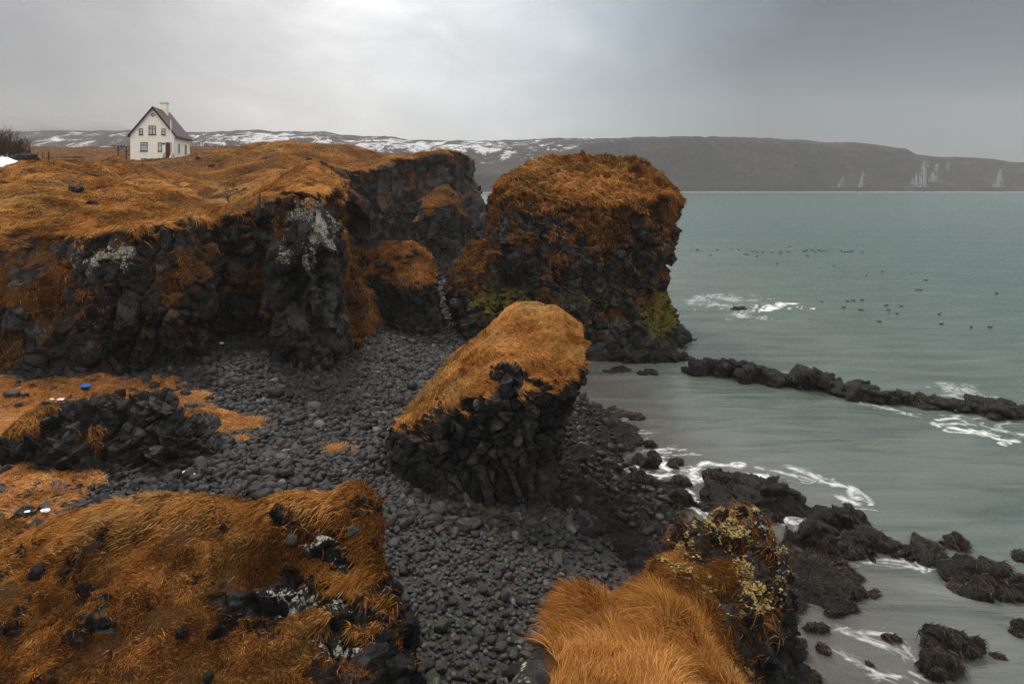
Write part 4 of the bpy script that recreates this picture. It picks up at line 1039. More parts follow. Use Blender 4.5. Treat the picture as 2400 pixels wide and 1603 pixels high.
def weed_rock(x0, x1, yt, yb, label, sub=5, dr=.8, z=0., group=None, fl=500, boxy=2.1, name='seaweed_rock', seed=None, lean=0.):
    g0 = ground((x0+x1)/2, yb, z); Yn = g0[1]; W = (x1-x0)*Yn/F; D = W*dr
    Yc = Yn+D*.45; zt = HC-(yt-HY)*Yc/F; Hh = max((zt-z)*.8, .07)
    c = np.array([((x0+x1)/2-CX)*Yn/F*(1+.25*D/Yn), Yc, z])
    sd = int(x0*7+yt) if seed is None else seed
    iv, it = ico(min(sub+1, 6))
    b = np.sign(iv)*np.abs(iv)**(2/boxy); b = b/np.maximum((np.abs(b)**boxy).sum(1)**(1/boxy), 1e-6)[:, None]
    b = b*np.array([W/2, D/2, Hh])
    b[:, 2] = np.where(b[:, 2] < 0, b[:, 2]*.4-.05, b[:, 2])
    b[:, 0] += lean*b[:, 2]
    s = min(W, 2.2)
    P0 = b+c
    nn = iv/np.linalg.norm(iv, axis=1)[:, None]
    b1, c1, r1 = blocks(P0+sd, s*.42, sd % 97, 1., .3, .15)
    b = b+nn*(.20*s*fbm(P0, s*.5, 4, sd)+.17*s*(b1-.5*(1-c1))+.06*fbm(P0, .16, 3, sd+3))[:, None]*np.array([1, 1, .75])
    o = obj(name, mesh_of(name, b, it), M['weed'], label=label, cat='rock', group=group)
    o.location = c
    if fl:
        N = normals(b, it)
        frondify(b, it, fl, min(.13, .12*W+.03), .0075*max(1., Yn/22), o, 'fronds', w=sstep(-.2, .3, N[:, 2])*(b[:, 2] > 0), off=np.zeros(3), lift=.1, kind='stuff')
    return o
RG = 'reef of weedy rocks running out from the sea stack'
for r in [(1622, 1712, 834, 882, 'weedy reef rock touching the foot of the sea stack, first of the line'), (1694, 1752, 837, 889, 'narrow reef rock with a small knob on top, second from the sea stack'), (1742, 1818, 850, 902, 'rounded double-topped reef rock, third from the sea stack'),
          (1812, 1890, 868, 910, 'low flat reef rock beside the tallest block of the reef'), (1876, 1972, 858, 920, 'tallest block-shaped rock of the reef, with a steep right side'), (1968, 2046, 898, 931, 'dome-shaped reef rock just beyond the tallest block'),
          (2042, 2118, 913, 949, 'second dome-shaped reef rock beyond the tallest block'), (2110, 2166, 922, 949, 'smallest dome of the reef, between two wider rocks'), (2176, 2254, 936, 962, 'long low reef rock after the gap in the line'),
          (2242, 2324, 938, 970, 'humped reef rock awash, third from the outer end'), (2300, 2378, 940, 966, 'flat-topped reef rock behind the outermost one'), (2330, 2450, 950, 986, 'outermost reef rock, cut by the edge of the photo')]:
    weed_rock(r[0]-15, r[1]+15, r[2]-2, r[3], r[4], 5, .5, group=RG, boxy=2.7, fl=500)
weed_rock(1380, 1640, 822, 850, 'low weedy shelf of rock along the foot of the sea stack', 5, .25, fl=500, boxy=3.)
for x0, x1, yt, yb, lb, s_ in [(1622, 1912, 1112, 1224, 'widest seaweed mound, spread between stream and sea', 6), (1930, 2050, 1176, 1256, 'peaked seaweed rock with pointed top right of the widest mound', 5), (1856, 1968, 1222, 1294, 'rounded seaweed rock below the peaked one', 5), (1958, 2110, 1243, 1316, 'long seaweed rock sloping into the water, right of the rounded one', 5),
                             (2110, 2248, 1270, 1319, 'low seaweed rock alone in the shallows with foam on its left', 5), (2194, 2286, 1241, 1293, 'dark rock alone in the shallows, behind the low foam-edged one', 5), (2228, 2430, 1316, 1408, 'large dark rock cut by the right edge of the photo', 6), (2380, 2440, 1296, 1322, 'small dark rock at the right edge above the large one', 4),
                             (1560, 1600, 1072, 1094, 'small rock ringed by white swirls', 4), (1648, 1698, 1094, 1122, 'dark rock standing in the loop of white foam', 4), (1656, 1712, 1112, 1142, 'slanting rock at the lower side of the foam loop', 4), (1572, 1628, 1108, 1140, 'rounded weedy rock on the left bank of the foam stream', 5),
                             (1552, 1626, 1183, 1250, 'tall leaning weedy boulder on the sand beside the stream', 5), (1446, 1500, 1154, 1218, 'rounded weedy boulder left of a sandy gap', 5), (1494, 1540, 1160, 1218, 'weedy boulder between the sandy gap and the leaning boulder', 5), (1560, 1630, 1128, 1190, 'weedy boulder at the bend of the stream', 5),
                             (1474, 1546, 1102, 1148, 'weedy rock between two arms of foam', 5), (1468, 1514, 966, 984, 'flat dark rock lying offshore in the pool', 4), (1508, 1550, 1056, 1100, 'sloping dark rock at the top of the foam', 4), (1518, 1544, 1050, 1070, 'small rock at the head of the white swirls', 4), (1508, 1538, 1024, 1050, 'pair-topped rock at the upper water edge', 4),
                             (1882, 1944, 1446, 1486, 'weed clump on wet sand below the long weed tongue', 4), (1836, 1900, 1484, 1540, 'dark weed clump with a square lower edge on the sand', 4), (1766, 1830, 1502, 1556, 'weed clump on sand nearest the knoll', 4), (1854, 1922, 1560, 1612, 'weed clump cut by the lower edge of the photo', 4), (1976, 2068, 1362, 1406, 'weed clump in the shallows right of the long tongue', 4),
                             (2176, 2300, 1462, 1545, 'broad ragged weed patch in the shallows near the lower right', 5), (2158, 2262, 1516, 1590, 'ragged weed patch below the broad one', 5), (2076, 2118, 1478, 1508, 'thin weed strip beside the foam threads', 4), (2320, 2358, 1530, 1546, 'tiny weed strip at the lower right edge', 3), (2370, 2420, 1430, 1490, 'weed patch cut by the right edge below the large rock', 4),
                             (1910, 1952, 1502, 1530, 'small weed strip on the sand', 3), (2027, 2052, 1545, 1562, 'single dark stone on the wet sand', 3), (1790, 1850, 1560, 1610, 'dark smooth rock by the foot of the knoll', 4)]:
    big = x1-x0 > 100
    if not big: x0, x1, yt = x0+.07*(x1-x0), x1-.07*(x1-x0), yt+.12*(yb-yt)
    weed_rock(x0, x1, yt, yb, lb, s_, .65 if not big else .62, z=0., fl=2200 if x1-x0 > 180 else 800 if s_ > 4 else 260, group='weedy rocks in the shallows')
weed_rock(1712, 1756, 719, 728, 'dark awash rock inside the white breaking foam offshore', 4, .5, fl=0)
weed_rock(1412, 1480, 862, 873, 'brown submerged rock in the green pool by the sea stack', 4, .6, fl=0); weed_rock(1492, 1542, 868, 880, 'yellow-brown weedy rock in the green pool by the sea stack', 4, .6, fl=0)

# ================================================================ beach stones
def stone_shape(seed, sub):
    iv, it = ico(sub)
    e = 2.2+1.4*((seed*37) % 10)/10
    b = iv/((np.abs(iv)**e).sum(1)**(1/e))[:, None]
    b = b*(1+.16*fbm(iv*1.1+seed*9.1, 1., 2, seed)+.05*fbm(iv*3+seed, 1., 2, seed+1))[:, None]
    return b, it
def place(n_guess, s, y0, y1):
    """jittered hexagonal spacing s"""
    r = s*.866; ys = np.arange(y0, y1, r); out = []
    for i, yy in enumerate(ys):
        xs = np.arange(-18, 7, s)+(i % 2)*s/2
        out.append(np.c_[xs, np.full(len(xs), yy)])
    p = np.concatenate(out)
    return p+RNG.uniform(-.4, .4, p.shape)*s
pts = np.concatenate([place(0, .178, 9.5, 17), place(0, .148, 17, 27), place(0, .145, 27, 44), place(0, .28, 44, 74)])
sx_ = shore_x(pts[:, 1]); dd = sx_-pts[:, 0]
den = sstep(1.5, 4.2, dd+1.3*fbm2(pts[:, 0], pts[:, 1], 1.6, 3, 801))
den *= np.where(poly_dist(pts[:, 0], pts[:, 1], BENCH)+.9*fbm2(pts[:, 0], pts[:, 1], .8, 3, 802) < 0, .10, 1.)
den *= np.where(poly_dist(pts[:, 0], pts[:, 1], SLOPE)+.7*fbm2(pts[:, 0], pts[:, 1], .8, 3, 803) < 0, .10, 1.)
den *= (poly_dist(pts[:, 0], pts[:, 1], np.array(EDGE)) > -.7)*(poly_dist(pts[:, 0], pts[:, 1], np.array(BP)) > -.5)*(np.abs(pts[:, 0]/pts[:, 1]) < .86)
den = np.maximum(den, .25*(dd > .3)*(pts[:, 1] < 16)*(pts[:, 0] > -2))
low = .13*(dd > -.9)*(pts[:, 1] < 31)*(dd < 3)*(pts[:, 0] > 0)
lift = .20*(low > den)
den = np.maximum(den, low)
ok_ = RNG.random(len(pts)) < den
pts, lift = pts[ok_], lift[ok_]
n = len(pts)
# a few larger ones
ln = np.exp(RNG.normal(math.log(.101), .30, n)*np.where(pts[:, 1] < 17, 1.18, 1.)); ln = np.where(RNG.random(n) < .05, ln*RNG.uniform(1.3, 2., n), ln)
ln = np.clip(ln, .06, .34)*np.where(pts[:, 1] > 44, 1.5, 1.)
ax = np.stack([ln, ln*RNG.uniform(.6, .92, n), ln*RNG.uniform(.42, .7, n)], 1)
z = beach_z(pts[:, 0], pts[:, 1])+lift+ax[:, 2]*RNG.uniform(-.1, .9, n)
yaw = RNG.uniform(0, 2*PI, n); tx, ty = RNG.normal(0, .28, n), RNG.normal(0, .28, n)
def rotm(yaw, tx, ty):
    c, s = np.cos(yaw), np.sin(yaw); o = np.zeros_like(yaw); l = o+1
    Rz = np.stack([np.stack([c, -s, o], -1), np.stack([s, c, o], -1), np.stack([o, o, l], -1)], -2)
    c, s = np.cos(tx), np.sin(tx); Rx = np.stack([np.stack([l, o, o], -1), np.stack([o, c, -s], -1), np.stack([o, s, c], -1)], -2)
    c, s = np.cos(ty), np.sin(ty); Ry = np.stack([np.stack([c, o, s], -1), np.stack([o, l, o], -1), np.stack([-s, o, c], -1)], -2)
    return Ry@Rx@Rz
Rm = rotm(yaw, tx, ty)
spx = pts[:, 0]/pts[:, 1]*F+CX; spy = HY+(HC-z)/pts[:, 1]*F
vis = poly_dist(spx, spy, [(915, 1210), (1000, 1195), (1330, 1190), (1460, 1260), (1330, 1330), (1240, 1420), (1190, 1500), (1160, 1590), (905, 1590), (935, 1500), (940, 1300)]) < 0
size = np.where(vis, ax[:, 0]/pts[:, 1], 0)
top300 = np.argsort(-size)[:300]
isb = np.zeros(n, bool); isb[top300] = True
tone = np.clip(.43+.24*RNG.normal(size=n), 0, 1); hue = RNG.random(n)
wet = np.clip(sstep(19, 14, pts[:, 1])*sstep(-4, -1, pts[:, 0])*1.+.15*RNG.normal(size=n), 0, 1)
vs, fs, ta, wa, ha, o0 = [], [], [], [], [], 0
for far_, sub in ((False, 3), (True, 2)):
    for kind in range(14):
        sel = np.nonzero((~isb) & ((pts[:, 1] > 23) == far_) & (np.arange(n) % 14 == kind))[0]
        if not len(sel): continue
        b, it = stone_shape(kind, sub)
        W = np.einsum('nij,nvj->nvi', Rm[sel], b[None]*ax[sel][:, None, :])+np.c_[pts[sel], z[sel]][:, None, :]
        m_, k_ = len(sel), len(b)
        vs.append(W.reshape(-1, 3)); fs.append((it[None]+(np.arange(m_)*k_)[:, None, None]).reshape(-1, 3)+o0); o0 += m_*k_
        for a_, src in ((ta, tone), (wa, wet), (ha, hue)): a_.append(np.repeat(src[sel], k_))
obj('shingle', mesh_of('shingle', np.concatenate(vs), np.concatenate(fs), {'tone': np.concatenate(ta), 'wet': np.concatenate(wa), 'hue': np.concatenate(ha)}), M['stone'], kind='stuff', label='rounded black shingle and small stones covering the beach', cat='shingle')
SM = []
for k in range(30):
    b, it = stone_shape(k % 14, 4); nv = len(b)
    SM.append(mesh_of('beach_cobble', b, it, {'tone': np.full(nv, tone[top300[k]]), 'wet': np.full(nv, .3+.7*((k*7) % 10)/10), 'hue': np.full(nv, ((k*13) % 30)/30)}))
    SM[-1].materials.append(M['stone'])
from mathutils import Matrix
for j, i in enumerate(top300):
    o = obj('beach_cobble', SM[j % 30], label='large smooth dark cobble on the near beach between grassy bank and knoll', cat='stone', group='largest near beach cobbles')
    m4 = Matrix([list(Rm[i][r]*ax[i])+[[pts[i, 0], pts[i, 1], z[i]][r]] for r in range(3)]+[[0, 0, 0, 1]])
    loc, q, sc_ = m4.decompose(); o.location = loc; o.rotation_mode = 'QUATERNION'; o.rotation_quaternion = q; o.scale = sc_

# angular scree at the foot of the cliff and round the outcrop
def rubble(name, cen, n, s0, s1, label, spread):
    vs, fs, ta, o0 = [], [], [], 0
    iv, it = ico(2)
    for i in range(n):
        c = cen[RNG.integers(len(cen))]+RNG.normal(size=2)*spread
        s = s0*(s1/s0)**(RNG.random()**1.6)
        b = np.clip(iv*1.35, -.8, .8)*np.array([1, RNG.uniform(.6, 1), RNG.uniform(.5, .9)])*s
        b = b*(1+.12*fbm(iv*1.3+i*3.3, 1., 1, 4))[:, None]
        R_ = rotm(*[np.array([RNG.uniform(-3, 3)]) for _ in range(3)])[0]
        b = b@R_.T+np.array([c[0], c[1], beach_z(c[0], c[1])+s*.3])
        vs.append(b); fs.append(it+o0); o0 += len(b); ta.append(np.full(len(b), np.clip(RNG.normal(.4, .2), 0, 1)))
    t = np.concatenate(ta)
    return obj(name, mesh_of(name, np.concatenate(vs), np.concatenate(fs), {'tone': t, 'hue': 1-t, 'wet': t*0}, flat=True), M['stone'], kind='stuff', label=label, cat='rubble')
foot = np.array([ground(*q, 2.2) for q in [(0, 880), (60, 875), (130, 880), (480, 850), (560, 820), (620, 830), (520, 860), (420, 905), (350, 900), (650, 845), (200, 885), (100, 900)]])
rubble('scree', foot, 520, .05, .2, 'angular dark scree along the foot of the cliff', .55)
oc_ = np.array([ground(*q, 2.) for q in [(460, 1090), (440, 1125), (360, 1130), (280, 1150), (230, 1170), (60, 1190), (20, 1200), (120, 1205), (480, 1040), (400, 1150)]])
rubble('outcrop_rubble', oc_, 380, .05, .19, 'angular dark blocks fallen round the outcrop', .5)

q_ = np.array([(x, y) for x, y in zip(RNG.uniform(.3, 8, 9000), RNG.uniform(12, 31, 9000))])
q_ = q_[np.interp(q_[:, 1], [12, 16, 19, 23, 31], [5.4, 5., 4.3, 3.1, 2.6])+.6 > q_[:, 0]]
q_ = q_[poly_dist(q_[:, 0], q_[:, 1], WP)+.6*fbm2(q_[:, 0], q_[:, 1], 1., 3, 811) < .1][:1500]
rb = rubble('foreshore_rubble', q_, 1500, .04, .24, 'small dark weedy rubble strewn through the seaweed of the foreshore', .05)
rb.data.materials.clear(); rb.data.materials.append(M['weed'])
# stones lying on the bench grass: countable, each its own
for j, (px_, py_, w_) in enumerate([(29, 921, 35), (58, 918, 16), (177, 930, 16), (192, 928, 18), (232, 930, 18), (116, 936, 18), (148, 934, 16), (272, 928, 16), (360, 890, 20), (164, 920, 12), (336, 911, 24), (308, 900, 14), (43, 942, 18), (460, 946, 22), (435, 905, 26)]):
    zz = 2.45; g = ground(px_, py_, zz); s = w_/2*g[1]/F
    o = obj('bench_stone', SM[(j*5) % 30], label=['dark rough stone on the dry grass bench below the cliff', 'widest stone on the grass bench, near its left end'][px_ == 29], cat='stone', group='stones strewn on the grass bench' if px_ != 29 else None)
    o.location = (g[0], g[1], float(beach_z(g[0], g[1]))+.14+s*.25); o.scale = (s, s*.8, s*.65); o.rotation_euler = (.2, .1, j*1.3)
for j, (px_, py_, Y_, w_, lb) in enumerate([(86, 1303, 10.3, 34, 'black stone in the straw at the left of the bank'), (110, 1540, 7.7, 30, 'upright dark stone low on the near bank'), (85, 1548, 7.6, 18, 'small dark stone beside the upright one on the bank'), (400, 1555, 7.6, 34, 'dark stone in the grass at the bottom of the bank, middle'),
                                           (488, 1440, 8.6, 22, 'dark stone peeping from grass at mid bank'), (200, 1595, 7.1, 52, 'wide dark stone at the lower edge of the photo'), (490, 1545, 7.7, 26, 'dark lump of rock near the lower middle of the bank'), (830, 1222, 10.35, 30, 'rounded lichen-spotted stone on the bank crest'), (683, 1222, 10.3, 24, 'pale lichened stone beside the crags of the bank'), (425, 1366, 9.1, 24, 'dark stone in matted grass high on the bank')]):
    p_ = at(px_, py_, Y_); s = w_/2*Y_/F
    b, it = stone_shape(j+3, 4); b = b+normals(b, it)*(.25*blocks(b+j*5, .8, 5, 1., .3, .1)[0])[:, None]
    zz = float(BH(p_[0], p_[1]))
    o = obj('bank_stone', mesh_of('bank_stone', b, it, {'cell': np.full(len(b), .45), 'lich': np.full(len(b), .75 if 'lichen' in lb else .1)}), M['basalt'], label=lb, cat='stone')
    o.location = (p_[0], p_[1], zz+s*.35); o.scale = (s, s, s*.85); o.rotation_euler = (.3, .2, j)
# lichened rocks in the turf of the cliff top
for j, (px_, py_, Y_, w_, lb) in enumerate([(178, 455, 36.5, 28, 'dark rock jutting from the grass mound left of the valley'), (217, 487, 35, 22, 'flat pale-flecked rock in the grass above the cliff edge'), (75, 470, 35, 18, 'grey rock low on the grass mound'), (5, 450, 37, 16, 'grey rock in the grass at the left edge'), (464, 396, 74, 10, 'dark rock on the mound below the house'), (495, 402, 73, 12, 'pale rock on the mound below the house'),
                                           (630, 365, 71, 22, 'dark rock high on the grassy knoll right of the house'), (596, 363, 73, 14, 'small grey rock on the knoll right of the house'), (722, 380, 69, 16, 'dark rock at the cliff side of the knoll')]):
    p_ = at(px_, py_, Y_); s = w_/2*Y_/F
    b, it = stone_shape(j+2, 4); b = b+normals(b, it)*(.35*blocks(b+j*5, .8, 6, 1., .3, .1)[0])[:, None]
    o = obj('turf_rock', mesh_of('turf_rock', b, it, {'cell': np.full(len(b), .4), 'lich': np.full(len(b), .55)}), M['basalt'], label=lb, cat='rock')
    o.location = (p_[0], p_[1], float(land_h(p_[0], p_[1]))+s*.1); o.scale = (s, s, s*.7); o.rotation_euler = (.2, .1, j*2)

# grass tufts on the beach
for px_, py_, n_, L_, lb in [(792, 1018, 420, .34, 'lone tuft of yellow grass among the beach stones'), (590, 975, 380, .3, 'ragged grass tuft at the tip of the grass bench'), (560, 1022, 200, .22, 'small rusty grass tuft on the shingle')]:
    g = ground(px_, py_, 1.8); z0_ = float(beach_z(*g))+.1
    base = np.c_[RNG.normal(0, .22, n_), RNG.normal(0, .14, n_), np.zeros(n_)]
    dr = RNG.normal(0, 1., (n_, 3)); dr[:, 2] = np.abs(dr[:, 2])*.8+.3; dr /= np.linalg.norm(dr, axis=1)[:, None]
    t = np.linspace(0, 1, 5)[None, :, None]
    p_ = base[:, None]+L_*RNG.uniform(.6, 1.2, (n_, 1, 1))*(dr[:, None]*t+np.array([0, 0, -.45])*t**2)
    o = curves('grass_tuft', p_, np.full((n_, 5), .005)*np.array([1, 1, .8, .5, .2]), np.clip(RNG.normal(.72, .15, n_), 0, 1), M['grass'], label=lb, cat='grass tuft'); o.location = (*g, z0_)
# dead stalky plant by the outcrop
g = ground(128, 1150, 2.3); zp = float(beach_z(*g))+.1
dp = MB()
for k in range(34):
    a = RNG.uniform(0, 2*PI); el = RNG.uniform(.05, 1.1); L_ = RNG.uniform(.25, .55)
    e = np.array([math.cos(a)*math.cos(el), math.sin(a)*math.cos(el), math.sin(el)])*L_; m_ = e*.55+RNG.normal(0, .04, 3)+np.array([0, 0, .05])
    dp.tube([(0, 0, 0), m_, e], [.007, .006, .003], 5)
o = dp.build('dead_plant', M['straw'], label='dead plant with splayed pale stalks on the slope by the outcrop', cat='plant'); o.location = (*g, zp)

# ================================================================ small things on the beach
# blue plastic tub
g = ground(200, 905, 2.4); tb = MB(); seg = 20
ring = lambda r, z_, sx_=1.: [(math.cos(2*PI*k/seg)*r*1.25, math.sin(2*PI*k/seg)*r*.85, z_) for k in range(seg)]
Vt = ring(.15, 0)+ring(.19, .22)+ring(.215, .22)+ring(.215, .245)+ring(.175, .245)+ring(.14, .03)
Ft = [[i*seg+k, i*seg+(k+1) % seg, (i+1)*seg+(k+1) % seg, (i+1)*seg+k] for i in range(5) for k in range(seg)]+[list(range(seg))[::-1], [5*seg+k for k in range(seg)]]
tub = MB().add(Vt, Ft).build('plastic_tub', M['blue'], flat=False, label='small blue plastic tub lying on the grass below the cliff', cat='tub')
tub.location = (*g, float(beach_z(*g))+.16); tub.rotation_euler = (math.radians(12), .05, .2); tub.scale = (.7, .7, .7)
# driftwood
g = ground(424, 958, 2.1); d_ = MB()
d_.tube([(-.5, .12, .08), (-.15, .02, .12), (.2, -.05, .1), (.55, -.16, .05)], [.05, .06, .055, .035], 9); d_.tube([(.05, -.02, .1), (.25, .12, .2), (.42, .18, .24)], [.035, .025, .012], 7)
o = d_.build('driftwood', M['wood'], flat=False, label='forked dark driftwood branch on the grassy shingle', cat='driftwood'); o.location = (*g, float(beach_z(*g))+.03)
# pale scraps
def lump(name, p, s, label, cat, m, seed, flat=.5, group=None):
    b, it = ico(4); b = b*(1+.35*fbm(b*1.4+seed*5, 1., 3, seed))[:, None]; b = b*np.array(s)*np.array([1, 1, flat])
    o = obj(name, mesh_of(name, b, it), m, label=label, cat=cat, group=group); o.location = p; return o
for j, (px_, py_, w_, lb) in enumerate([(107, 1181, 22, 'largest white snow lump beside the stones at the left'), (64, 1183, 12, 'thin streak of snow left of the largest lump'), (121, 929, 12, 'small snow scrap on the grass bench, left pair'), (143, 929, 15, 'small snow scrap on the bench beside the left one'), (216, 940, 20, 'longest snow scrap on the grass bench'), (387, 932, 18, 'snow scrap at the right part of the grass bench'),
                                        (210, 928, 7, 'tiny snow scrap above the longest one on the bench'), (250, 933, 7, 'tiny snow scrap right of the longest one on the bench')]):
    g = ground(px_, py_, 2.4); s = w_/2*g[1]/F
    lump('snow_patch', (*g, float(beach_z(*g))+.17), (s, s*.7, s*.5), lb, 'snow patch', M['snow'], j)
for j, (px_, py_, lb) in enumerate([(451, 1118, 'crumpled white plastic scrap by the outcrop foot'), (408, 1116, 'tiny white plastic scrap left of the bottle')]):
    g = ground(px_, py_, 1.9); lump('plastic_scrap', (*g, float(beach_z(*g))+.12), (.07, .05, .06), lb, 'litter', M['litter'], j+20)
g = ground(429, 1117, 1.9); bt = MB().tube([(-.14, 0, 0), (-.13, 0, 0), (.05, 0, 0), (.09, 0, 0), (.14, 0, 0)], [.02, .03, .03, .014, .014], 10)
o = bt.build('bottle', M['litter'], flat=False, label='slim white bottle lying by the outcrop foot', cat='bottle'); o.location = (*g, float(beach_z(*g))+.13); o.rotation_euler = (0, -.3, .9)
g = ground(519, 808, 2.2); lump('plastic_scrap', (*g, float(beach_z(*g))+.2), (.11, .08, .09), 'white plastic scrap on the scree in the cliff hollow', 'litter', M['litter'], 31)

# ================================================================ the white house
TH = math.radians(13)
YL = 109.3; hx = (305.5-CX)*YL/F
house = empty('house', (hx, YL, 13.75), TH, label='lone cream-white gabled house with dark red roof on the moor', cat='house')
Wd, Ld, EZ, RZ = 7., 9.6, 4.75, 9.35
MB().prism([(0, -2.), (Wd, -2.), (Wd, EZ), (Wd/2, RZ), (0, EZ)], 0, Ld).build('wall', M['wall'], house)
sl = (RZ-EZ)/(Wd/2); ov, gv, th = .32, .28, .16
for s_ in (0, 1):
    def X_(x): return x if s_ == 0 else Wd-x
    e0 = (-ov, EZ-ov*sl)
    poly = [(X_(-ov), EZ-ov*sl+.02), (X_(Wd/2), RZ+.02), (X_(Wd/2), RZ+.02+th*1.5), (X_(-ov), EZ-ov*sl+.02+th*1.5)]
    if s_: poly = poly[::-1]
    rf = MB().prism(poly, -gv, Ld+gv).build('roof', M['roof'], house, label='dark red sloping roof side' if s_ else None)
    vp = [(X_(-ov-.02), EZ-ov*sl-.16), (X_(Wd/2), RZ-.20), (X_(Wd/2), RZ+.26), (X_(-ov-.02), EZ-ov*sl+.27)]
    if s_: vp = vp[::-1]
    for y_ in (-gv-.07, Ld+gv+.004):
        MB().prism(vp, y_, y_+.066).build('verge', M['black'], rf)
    xa, xb = sorted((X_(-ov-.10), X_(-ov-.004)))
    MB().box(xa, xb, -gv, Ld+gv, EZ-ov*sl-.02, EZ-ov*sl+.12).build('gutter', M['black'], rf)
ch = MB().box(3.15, 4.25, 5.2, 6.2, RZ-1.4, 10.75).build('chimney', M['wall'], house)
MB().box(3.05, 4.35, 5.1, 6.3, 10.753, 10.93).box(3.2, 4.2, 5.25, 6.15, 10.933, 11.08).build('chimney_cap', M['concrete'], ch)
def window(x0, x1, z0, z1, bars_x=(), bars_z=(), side=False, label=None, diamond=False):
    fw = .10
    def bx(mb, a, b, c, d, y0, y1):
        if side: return mb.box(Wd-y1 if False else Wd+(-y1), Wd-y0, a, b, c, d)
        return mb.box(a, b, y0, y1, c, d)
    fr = MB()
    bx(fr, x0, x0+fw, z0, z1, -.05, .0 if not side else 0.); bx(fr, x1-fw, x1, z0, z1, -.05, 0.)
    bx(fr, x0+fw, x1-fw, z1-fw, z1, -.05, 0.); bx(fr, x0+fw, x1-fw, z0, z0+fw, -.05, 0.)
    for b in bars_x: bx(fr, b-.04, b+.04, z0+fw, z1-fw, -.04, 0.)
    edges = sorted([x0+fw]+[e for b in bars_x for e in (b-.04, b+.04)]+[x1-fw])
    for b in bars_z:
        for a_, c_ in zip(edges[::2], edges[1::2]): bx(fr, a_, c_, b-.035, b+.035, -.04, 0.)
    f = fr.build('window', M['black'], house, label=label)
    pn = MB(); bx(pn, x0+fw, x1-fw, z0+fw, z1-fw, -.012, -.004); pn.build('pane', M['glass'], f)
    si = MB(); bx(si, x0-.06, x1+.06, z0-.075, z0-.003, -.12, 0.); si.build('sill', M['black'], f)
    return f
window(2.85, 3.97, 4.75, 6.3, (3.41,), (5.83,), label='widest upper gable window, two casements')
window(1.34, 1.96, 4.73, 5.78, (), (5.25,)); window(4.85, 5.48, 4.76, 5.82, (), (5.29,))
window(1.57, 2.68, 1.9, 3.42, (2.125,), (2.93,), label='lower left window of the gable, two casements'); window(4.3, 4.92, 1.9, 3.42, (), (2.93,))
window(1.6, 2.62, .05, .66, (2.11,), ())
window(2.0, 2.65, 1.85, 3.35, (), (), side=True); window(6.1, 7.3, 1.8, 3.4, (6.7,), (), side=True)
dm = MB().prism([(3.5, 7.78), (3.88, 8.16), (3.5, 8.54), (3.12, 8.16)], -.05, 0).build('window', M['black'], house, label='small diamond window under the gable peak')
MB().prism([(3.5, 7.94), (3.72, 8.16), (3.5, 8.38), (3.28, 8.16)], -.06, -.052).build('pane', M['glass'], dm)
dr = MB().box(5.5, 5.58, -.06, 0, .85, 3.45).box(6.37, 6.45, -.06, 0, .85, 3.45).box(5.58, 6.37, -.06, 0, 3.37, 3.45).box(5.58, 6.37, -.035, 0, .87, 3.37)
dr = dr.build('door', M['door'], house)
MB().tube([(5.68, -.09, 2.05), (5.68, -.035, 2.05)], .03, 8).tube([(5.68, -.085, 2.05), (5.8, -.085, 2.05)], .018, 8).build('handle', M['black'], dr)
pq = [(5.2+.24*math.cos(a), 3.2+.17*math.sin(a)) for a in np.linspace(0, 2*PI, 20, endpoint=False)]
MB().prism(pq, -.04, 0).build('plaque', M['black'], house)
stp = MB()
for k in range(6): stp.box(5.35, 6.5, -.35-.32*(k+1), -.35-.32*k, -1., .82-.19*k)
stp.box(5.35, 6.5, -.35, -.001, -1., .83)
stp = stp.build('steps', M['dark_concrete'], house)
for xx in (5.14, 6.505):
    pl = [(0., 1.75), (-.35, 1.75), (-2.2, .35), (-2.2, -1), (0., -1)]
    V_ = [(xx, y_-.003, z_) for y_, z_ in pl]+[(xx+.2, y_-.003, z_) for y_, z_ in pl]
    MB().add(V_, [[4, 3, 2, 1, 0], [5, 6, 7, 8, 9]]+[[i, (i+1) % 5, (i+1) % 5+5, i+5] for i in range(5)]).build('stair_wall', M['concrete'], stp)
MB().tube([(6.9, -.06, -1), (6.9, -.06, EZ-.4)], .05, 8).build('downpipe', M['concrete'], house)
MB().box(.45, 1.55, -.30, -.02, .02, .12).build('ledge', M['black'], house)
c_, s_ = math.cos(TH), math.sin(TH)
fp = MB().tube([(0, 0, -1.2), (0, 0, 7.1)], [.07, .05], 10).tube([(0, 0, 7.1), (0, 0, 7.18), (0, 0, 7.26)], [.03, .09, .03], 10).build('flagpole', M['white'], flat=False, label='slim white flagpole at the corner of the house', cat='flagpole')
fp.location = (hx+6.62*c_+1.1*s_, YL+6.62*s_-1.1*c_, 13.75)

# clothes-drying frames left of the house
def dry_frame(px_, label):
    p = at(px_, 378, 112.); z = float(land_h(p[0], p[1]))
    e = empty('drying_frame', (p[0], p[1], z), .25, label=label, cat='clothes frame', group='clothes frames by the house')
    MB().box(-.10, .10, -.08, .08, -.6, 2.05).build('post', M['wood'], e, bev=.01)
    MB().box(-1.05, 1.05, -.07, .07, 2.053, 2.19).build('crossbar', M['wood'], e, bev=.01)
    for s in (-1, 1): MB().tube([(s*.11, 0, 1.35), (s*.75, 0, 2.05)], .05, 6).build('brace', M['wood'], e)
dry_frame(277, 'T-shaped wooden clothes frame standing farther from the house'); dry_frame(296, 'T-shaped wooden clothes frame nearest the house wall')

